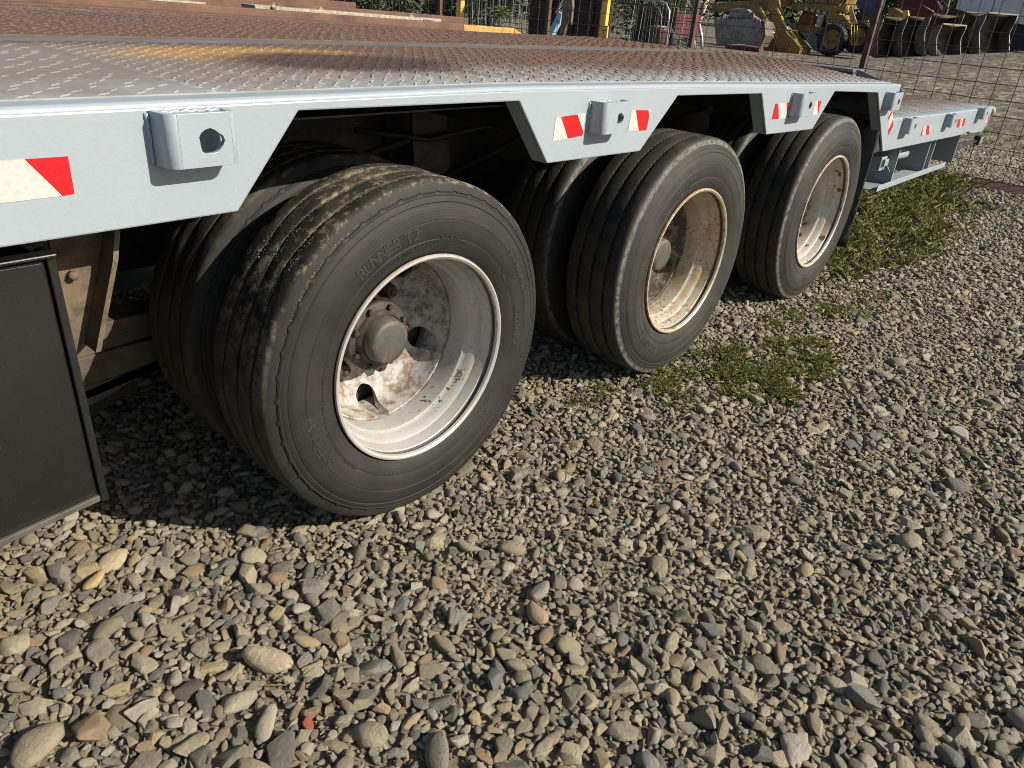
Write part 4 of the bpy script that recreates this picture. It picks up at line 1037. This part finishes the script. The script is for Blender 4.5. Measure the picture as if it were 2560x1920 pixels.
mb = MB(); mb.lathe([(0,.02),(.21,.0),(.21,-.03),(.19,-.03)], 24, 'z', (15.3, 9.1, .715)); obj('lid', mb, M['timber'], RB)
DR = thing('red_trailer', (17, 10.2, 0), 'dark red box trailer behind the green mesh panels', 'trailer')
pl('body', [(10.9,.45),(9.7,.45),(9.7,1.0),(10.9,1.0)], 17, 1.2, M['maroon'], DR)
pl('headboard', [(10.88,1.003),(9.72,1.003),(9.72,1.12),(10.88,1.12)], 17.02, .05, M['rust'], DR)
for y in (10.6, 10.0):
    mb = MB(); mb.lathe([(0,.04),(.18,.04),(.2,0),(.33,0),(.36,.05),(.36,.2)], 24, 'x', (16.9, y, .38)); obj('wheel', mb, M['tyre'], DR)

def shrub(name, x, y, rx, ry, h, n, label, mat='bush', leaf=.07, grp=None, base=.05):
    T = thing(name, (x, y, gz(x, y)), label, 'shrub', grp); r = random.Random(int(x*31+y*17))
    mb = MB()
    for k in range(7):
        a = r.uniform(0, 6.28); mb.tube([(x, y, 0), (x+.25*rx*math.cos(a), y+.25*ry*math.sin(a), h*.4), (x+.7*rx*math.cos(a), y+.7*ry*math.sin(a), h*r.uniform(.6, .95))], [.04, .025, .008], 6)
    obj('stem', mb, M['bark'], T)
    mb = MB(); cl = [(r.uniform(-1, 1), r.uniform(-1, 1), r.uniform(base, 1), r.uniform(.18, .42)) for _ in range(26)]
    for i in range(n):
        cx, cy, cz, cr = r.choice(cl); d = Vector((r.gauss(0, 1), r.gauss(0, 1), r.gauss(0, 1))).normalized()*cr*r.random()**.4
        p = Vector((x+(cx+d.x)*rx, y+(cy+d.y)*ry, max(.02, (cz+d.z*.7)*h)))
        u = Vector((r.gauss(0, 1), r.gauss(0, 1), r.gauss(0, .6))).normalized(); w = u.orthogonal().normalized(); L_ = leaf*r.uniform(.6, 1.5)
        mb.add([p-u*L_, p+w*L_*.35, p+u*L_, p-w*L_*.35], [(0,1,2,3)])
    obj('foliage', mb, M[mat], T, fix=False)
for (x, y, rx, ry, h, n, lab) in ((14.5, 17.5, 1.4, 1.6, 2.4, 5200, 'dark evergreen shrub furthest left behind the loading ramp'), (14.8, 14.9, 1.2, 1.5, 2.3, 5200, 'dark evergreen shrub behind the yellow end of the ramp'),
                                   (15.5, 12.2, 1.2, 1.4, 2.4, 4600, 'dark shrub behind the left green mesh panels'), (18.9, 11.3, 1.0, 1.3, 2.8, 5200, 'leafy shrub behind the red plastic bin'), (15.2, 20.5, 1.4, 1.9, 2.5, 4500, 'broad dark shrub at the far left of the yard')):
    shrub('evergreen_shrub', x, y, rx, ry, h, n, lab, grp='dark shrubs at the yard edge')
mb = MB(); r_ = random.Random(8)
for i in range(16000):
    y = r_.uniform(-12, 62); x = 62+r_.uniform(0, 8)+3*math.sin(y*.4); top_ = 5.5+1.6*math.sin(y*.55)+1.2*math.sin(y*1.3+1)
    p = Vector((x, y, .5+r_.random()**.8*top_)); u = Vector((r_.gauss(0, .5), r_.gauss(0, 1), r_.gauss(0, .8))).normalized(); w = u.orthogonal().normalized(); L_ = r_.uniform(.15, .42)
    mb.add([p-u*L_, p+w*L_*.6, p+u*L_, p-w*L_*.6], [(0,1,2,3)])
o = obj('treeline', mb, M['bush'], fix=False); tag(o, 'dark line of trees closing the far side of the yard', 'trees', kind='stuff')
PM = thing('yucca', (12, 11.05, 0), 'spiky yucca in front of the green mesh panels', 'plant')
mb = MB(); mb.tube([(12, 11.05, 0), (12, 11.05, .75)], .035, 7); obj('stem', mb, M['bark'], PM)
mb = MB()
for i in range(60):
    a = wr.uniform(0, 6.28); t = wr.uniform(-.5, .9); L_ = wr.uniform(.18, .32); d = Vector((math.cos(a)*math.cos(t), math.sin(a)*math.cos(t), math.sin(t))); s_ = Vector((-math.sin(a), math.cos(a), 0))*.016; p = Vector((12, 11.05, .74)); q = p+d*L_*.6; e = p+d*L_+Vector((0, 0, -.05))
    mb.add([p-s_*.6, p+s_*.6, q+s_, e, q-s_], [(0,1,2,3,4)])
obj('leaf', mb, M['weed'], PM, fix=False)

# weeds and grasses
def stalky(name, x, y, n, h, spread, label, mat, cat='plant', grp=None, lw=.004):
    T = thing(name, (x, y, 0), label, cat, grp); r = random.Random(int(x*1000+y*77)); mb = MB(); lf = MB()
    for i in range(n):
        a = r.uniform(0, 6.28); l = r.uniform(.1, 1)*spread; hh = h*r.uniform(.5, 1)
        b = Vector((x+r.uniform(-.3, .3)*spread, y+r.uniform(-.3, .3)*spread, 0)); t = b+Vector((l*math.cos(a), l*math.sin(a), hh)); m_ = (b+t)/2+Vector((0, 0, hh*.12))
        s_ = Vector((-math.sin(a), math.cos(a), 0))*lw*.25
        mb.add([b-s_, b+s_, m_+s_, t, m_-s_], [(0,1,2,3,4)])
        for k in range(int(hh/.018)):
            u = r.uniform(.15, 1); p = (b.lerp(m_, u*2) if u < .5 else m_.lerp(t, u*2-1)); d = Vector((r.gauss(0, 1), r.gauss(0, 1), r.gauss(.3, .6))).normalized(); w = d.orthogonal().normalized()
            L_ = lw*r.uniform(1.2, 3.2); lf.add([p, p+d*L_*.5+w*lw*.35, p+d*L_, p+d*L_*.5-w*lw*.35], [(0,1,2,3)])
    obj('stem', mb, M['drygrass'], T, fix=False); obj('leaf', lf, M[mat], T, fix=False)
stalky('weed', 6.55, .95, 26, .42, .20, 'tall yellowish weed at the foot of the fence beside the deck corner', 'weed', lw=.010)
stalky('weed', 6.9, 1.25, 16, .34, .18, 'pale bushy weed right behind the fence post', 'weed', lw=.010)
stalky('weed', 31, 4.2, 30, .9, .5, 'green weeds at the foot of the white truck', 'weed', lw=.045)
stalky('weed', 31.5, 5.0, 22, .6, .5, 'low weeds beside the end bucket of the row', 'weed', lw=.045)
stalky('sprig', -.500, -.235, 7, .035, .050, 'small green sprig beside the large pale flat stone', 'grass', lw=.0032)
stalky('sprig', -.478, -.31, 6, .02, .050, 'trailing green sprig above the red stone', 'grass', lw=.0032)
stalky('dry_stalk', 4.05, -.02, 9, .18, .10, 'thin dry stalk with a yellow tip in the grass behind the mudflap', 'drygrass', lw=.006)

mb = MB(); r = random.Random(11)
def blades(cx, cy, rx, ry, n, h, lean=.7, w=.0022):
    for i in range(n):
        rr = math.sqrt(r.random())*(1 if r.random() < .75 else 1.35); a = r.uniform(0, 6.28)
        x = cx+rx*rr*math.cos(a); y = cy+ry*rr*math.sin(a)
        tn = mnoise.noise(Vector((x*9, y*9, 0)))
        if tn < .03 and r.random() < .92: continue
        for k in range(3):
            b = Vector((x+r.gauss(0, .006), y+r.gauss(0, .006), r.uniform(0, .006))); t = r.uniform(0, 6.28); hh = h*r.uniform(.35, 1.1); ln = hh*lean*r.uniform(.2, 1.5)
            d = Vector((math.cos(t), math.sin(t), 0)); s_ = Vector((-d.y, d.x, 0))*w*r.uniform(.6, 1.3)
            m_ = b+d*ln*.35+Vector((0, 0, hh*.7)); e = b+d*ln+Vector((0, 0, hh))
            mb.add([b-s_, b+s_, m_+s_*.8, e, m_-s_*.8], [(0,1,2,3,4)])
for (cx, cy, rx, ry, n, h) in ((1.18,-.10,.26,.13,1000,.020),(1.42,-.24,.24,.16,1900,.023),(1.24,-.26,.14,.09,700,.022),(1.62,-.30,.16,.08,650,.020),(1.22,-.35,.10,.06,420,.020),(.98,-.06,.07,.05,110,.016),(.76,.03,.10,.05,120,.014),
                               (2.0,-.12,.30,.10,420,.020),(2.35,-.22,.26,.10,260,.022)):
    blades(cx, cy, rx, ry, int(n*1.05), h*1.2, 1.1, .0013)
for (cx, cy, rx, ry, n, h) in ((2.9,.02,.35,.13,1300,.045),(3.4,.02,.45,.20,1900,.052),(4.0,.10,.55,.24,2200,.06),(4.7,.28,.6,.26,2200,.07),(5.4,.36,.6,.24,1800,.075),(5.9,.40,.35,.22,900,.08),(5.05,-.05,.36,.10,600,.035),(3.9,-.22,.4,.10,240,.03),(4.3,.55,.9,.25,1000,.07),(3.2,.4,.5,.2,500,.05)):
    blades(cx, cy, rx*1.05, ry*1.1, int(n*.50), h*.9, .95, .0014)
for i in range(90):
    cx, cy = r.uniform(6.4, 12), r.uniform(-.6, 4.5); blades(cx, cy, .25, .2, 40, .05, .9, .004)
g = obj('grass', mb, M['grass'], fix=False); tag(g, 'short green grass and creeping weeds growing through the gravel by the wheels', 'grass', kind='stuff')

# ------------------------------------------------------------------ gravel
def rock_mesh(i):
    r = random.Random(100+i); bm = bmesh.new()
    rounded = i % 5 < 2; n = r.randint(20, 30) if rounded else r.randint(13, 20)
    ax = (1.0, r.uniform(.50, .82), r.uniform(.34, .56))
    p_ = r.uniform(2.0, 2.6) if rounded else r.uniform(2.6, 5)
    for k in range(n):
        d = Vector((r.gauss(0, 1), r.gauss(0, 1), r.gauss(0, 1))).normalized()
        s = (abs(d.x)**p_+abs(d.y)**p_+abs(d.z)**p_)**(-1/p_)*r.uniform(.82, 1.0)
        bm.verts.new(Vector((d.x*ax[0], d.y*ax[1], d.z*ax[2]))*s)
    bmesh.ops.convex_hull(bm, input=bm.verts)
    for v in [v for v in bm.verts if not v.link_faces]: bm.verts.remove(v)
    bmesh.ops.dissolve_limit(bm, angle_limit=math.radians(9), verts=bm.verts, edges=bm.edges)
    if rounded:
        bmesh.ops.triangulate(bm, faces=bm.faces)
        bmesh.ops.subdivide_edges(bm, edges=bm.edges, cuts=1, use_grid_fill=True)
        for _ in range(3): bmesh.ops.smooth_vert(bm, verts=bm.verts, factor=.5, use_axis_x=True, use_axis_y=True, use_axis_z=True)
    else:
        bmesh.ops.bevel(bm, geom=list(bm.edges), offset=r.uniform(.07, .15), segments=2, affect='EDGES', profile=.6, clamp_overlap=True)
    bmesh.ops.recalc_face_normals(bm, faces=bm.faces)
    mx = max(max(abs(v.co.x) for v in bm.verts), 1e-3)
    for v in bm.verts:
        nz = mnoise.noise(v.co*2.2+Vector((i*3.1, 0, 0)))
        v.co = v.co/mx*(1+.05*nz)
    me = bpy.data.meshes.new('stone_shape'); bm.to_mesh(me); bm.free()
    me.polygons.foreach_set('use_smooth', [True]*len(me.polygons))
    try: me.set_sharp_from_angle(angle=math.radians(48))
    except Exception: pass
    me.materials.append(M['stone']); return me
NROCK = 30
ROCKS = [rock_mesh(i) for i in range(NROCK)]
HZ = [max(v.co.z for v in m_.vertices) for m_ in ROCKS]

fpx = CAMF
def view(x, y):
    d = Vector((x, y, 0))-CAM; z = d.dot(_f)
    return (512+fpx*d.dot(_r)/z, 384-fpx*d.dot(_u)/z, z) if z > .1 else None
# named large stones: x, y, half length, yaw, tilt, shape, colour, label
NAMED = [(-.520,-.185,.050,2.0,.10,6,(.40,.325,.225),'largest pale flat stone, lying beside the small green sprig'),
 (-.538,-.335,.0135,.4,.2,3,(.30,.085,.045),'small brick-red stone at the front of the gravel'),
 (-.855,-.085,.042,.3,.1,0,(.27,.225,.16),'broad smooth brown-grey stone in the bottom left corner'),
 (-.590,-.290,.037,.6,.1,15,(.33,.28,.21),'broad grey-tan stone just left of the brick-red stone'),
 (-.655,-.36,.044,.7,.1,11,(.36,.28,.185),'wide tan stone at the bottom edge below the brick-red stone'),
 (-.645,-.140,.027,.1,.05,9,(.085,.068,.055),'blocky dark brown stone left of the largest pale stone'),
 (-.655,.225,.029,.4,.05,6,(.40,.29,.14),'smooth ochre oval pebble in front of the toolbox'),
 (-.600,.262,.037,.5,.1,16,(.44,.36,.23),'long cream stone behind the ochre oval pebble'),
 (-.085,-.44,.030,1.4,.2,5,(.34,.235,.16),'rounded reddish-brown stone in the middle of the gravel'),
 (-.03,-.40,.036,.2,.05,20,(.22,.205,.165),'flat olive-grey stone behind the rounded reddish-brown one'),
 (-.43,-.53,.040,.9,.1,21,(.185,.16,.13),'dark grey-brown oval stone at the lower middle of the gravel')]
rs = random.Random(5)
def rocks_try(n_try, smin, smax, rad, region, grid, cell, out, level, keepfn):
    for _ in range(n_try):
        x = rs.uniform(region[0], region[1]); y = rs.uniform(region[2], region[3])
        if not keepfn(x, y): continue
        s = smin+(smax-smin)*rs.random()**1.5
        R_ = s*rad; cx, cy = int(x//cell), int(y//cell); k = int(math.ceil((R_+smax*rad)/cell)); ok = True
        for i in range(cx-k, cx+k+1):
            for j in range(cy-k, cy+k+1):
                for (ox, oy, oR) in grid.get((i, j), ()):
                    if (ox-x)**2+(oy-y)**2 < (oR+R_)**2: ok = False; break
                if not ok: break
            if not ok: break
        if ok:
            grid.setdefault((cx, cy), []).append((x, y, R_)); out.append((x, y, s, level))
def vis(x, y, m=300, dmax=9.5):
    q = view(x, y)
    return q is not None and -m < q[0] < 1024+m and -m < q[1] < 768+m and q[2] < dmax and y < 2.2
SILT = lambda x, y: ((x+1.0)/.32)**2+((y-.40)/.18)**2 < 1
def keep_big(x, y): return vis(x, y) and not (SILT(x, y) and rs.random() < .6)
allr = []
gA = {}
for (x, y, s, *_r2) in NAMED: gA.setdefault((int(x//.05), int(y//.05)), []).append((x, y, s*.8))
near = (-1.9, 3.2, -1.9, 1.7)
rocks_try(12000, .020, .036, .58, near, gA, .05, allr, 0, lambda x, y: keep_big(x, y) and rs.random() < (.42 if x+.6*y < -.35 else .08))
rocks_try(34000, .0125, .023, .52, near, gA, .05, allr, 1, lambda x, y: keep_big(x, y) and rs.random() < (.9 if x+.6*y < -.35 else .30))
rocks_try(160000, .0075, .0135, .54, near, gA, .05, allr, 1, keep_big)
nbig = len(allr)
gB = {}
rocks_try(90000, .0045, .0090, .62, near, gB, .025, allr, 2, lambda x, y: keep_big(x, y) and view(x, y)[2] < 3.4)
rocks_try(38000, .0022, .0048, .8, (-1.9, 1.6, -1.5, 1.0), {}, .02, allr, 3, lambda x, y: vis(x, y) and view(x, y)[2] < 2.1)
gC = {}
rocks_try(100000, .010, .021, .60, (3.2, 8.8, -2.8, 2.4), gC, .06, allr, 1, lambda x, y: vis(x, y))
NB = len(allr)
inst = []
for (x, y, s, lev) in allr:
    i = rs.randrange(NROCK); yaw = rs.uniform(0, 6.283); tx, ty = rs.gauss(0, .22), rs.gauss(0, .22)
    h = HZ[i]*s
    z = {0: h*.55, 1: h*.62+rs.uniform(0, .007), 2: h*.45+rs.uniform(-.001, .008), 3: h*.4+rs.uniform(0, .004)}[lev]
    q = view(x, y); px = s*fpx/q[2]
    seen = q and 0 < q[0] < 1024 and 0 < q[1] < 768 and not (y > .05) and lev < 2
    inst.append([px if seen else 0, x, y, z, tx, ty, yaw, s, i])
inst.sort(key=lambda t: -t[0])
for t in inst[:300]:
    _, x, y, z, tx, ty, yaw, s, i = t
    o = bpy.data.objects.new('stone', ROCKS[i]); COL.objects.link(o); o.parent = ground
    o.location = (x, y, z); o.rotation_euler = (tx, ty, yaw); o.scale = (s, s, s)
for (x, y, s, yaw, tilt, shp, colr, lab) in NAMED:
    me = ROCKS[shp].copy(); me.materials.clear()
    k = NT('stone_face'); f = k.noise(1.7, 7, .65); cc = k.ramp(f, [(.3, tuple(c*.95*.78 for c in colr)), (.7, tuple(c*.95*1.12 for c in colr))])
    v = k.noise(9, 5, .7); k.col(k.mix(k.math('MULTIPLY', k.step(v, .6, .7), .3), cc, (.5, .43, .32))); k.rough(.75); k.bump(k.noise(5, 8, .7), .45, .05)
    me.materials.append(k.m)
    o = bpy.data.objects.new('stone', me); COL.objects.link(o); o.location = (x, y, HZ[shp]*s*.62+.006); o.rotation_euler = (tilt*.6, -tilt, yaw); o.scale = (s, s*1.05, s*.78)
    tag(o, lab, 'stone', 'larger stones in the gravel')
rest = inst[300:]
rock_col = bpy.data.collections.new('stone_shapes')
for i, me in enumerate(ROCKS):
    o = bpy.data.objects.new('stone_shape_%02d' % i, me); rock_col.objects.link(o)
pm = bpy.data.meshes.new('gravel'); pm.from_pydata([(t[1], t[2], t[3]) for t in rest], [], [])
for nm, typ, key, data in (('rot', 'FLOAT_VECTOR', 'vector', [c for t in rest for c in t[4:7]]), ('scl', 'FLOAT', 'value', [t[7] for t in rest]), ('idx', 'INT', 'value', [t[8] for t in rest])):
    at = pm.attributes.new(nm, typ, 'POINT'); at.data.foreach_set(key, data)
gv = bpy.data.objects.new('gravel', pm); COL.objects.link(gv)
tag(gv, 'loose grey and tan gravel covering the yard around the wheels', 'gravel', kind='stuff')
ng = bpy.data.node_groups.new('scatter_stones', 'GeometryNodeTree')
ng.interface.new_socket('Geometry', in_out='INPUT', socket_type='NodeSocketGeometry'); ng.interface.new_socket('Geometry', in_out='OUTPUT', socket_type='NodeSocketGeometry')
N_ = ng.nodes.new; gi = N_('NodeGroupInput'); go = N_('NodeGroupOutput'); ci = N_('GeometryNodeCollectionInfo'); ci.inputs['Collection'].default_value = rock_col
ci.inputs['Separate Children'].default_value = True; ci.inputs['Reset Children'].default_value = True
ip = N_('GeometryNodeInstanceOnPoints'); ip.inputs['Pick Instance'].default_value = True
def attr(nm, typ):
    a = N_('GeometryNodeInputNamedAttribute'); a.data_type = typ; a.inputs['Name'].default_value = nm; return [o for o in a.outputs if o.enabled][0]
e2r = N_('FunctionNodeEulerToRotation')
L = ng.links.new
L(gi.outputs[0], ip.inputs['Points']); L(ci.outputs[0], ip.inputs['Instance']); L(attr('idx', 'INT'), ip.inputs['Instance Index'])
L(attr('rot', 'FLOAT_VECTOR'), e2r.inputs[0]); L(e2r.outputs[0], ip.inputs['Rotation']); L(attr('scl', 'FLOAT'), ip.inputs['Scale']); L(ip.outputs[0], go.inputs[0])
md = gv.modifiers.new('scatter', 'NODES'); md.node_group = ng
print('stones', len(allr), 'big', nbig)
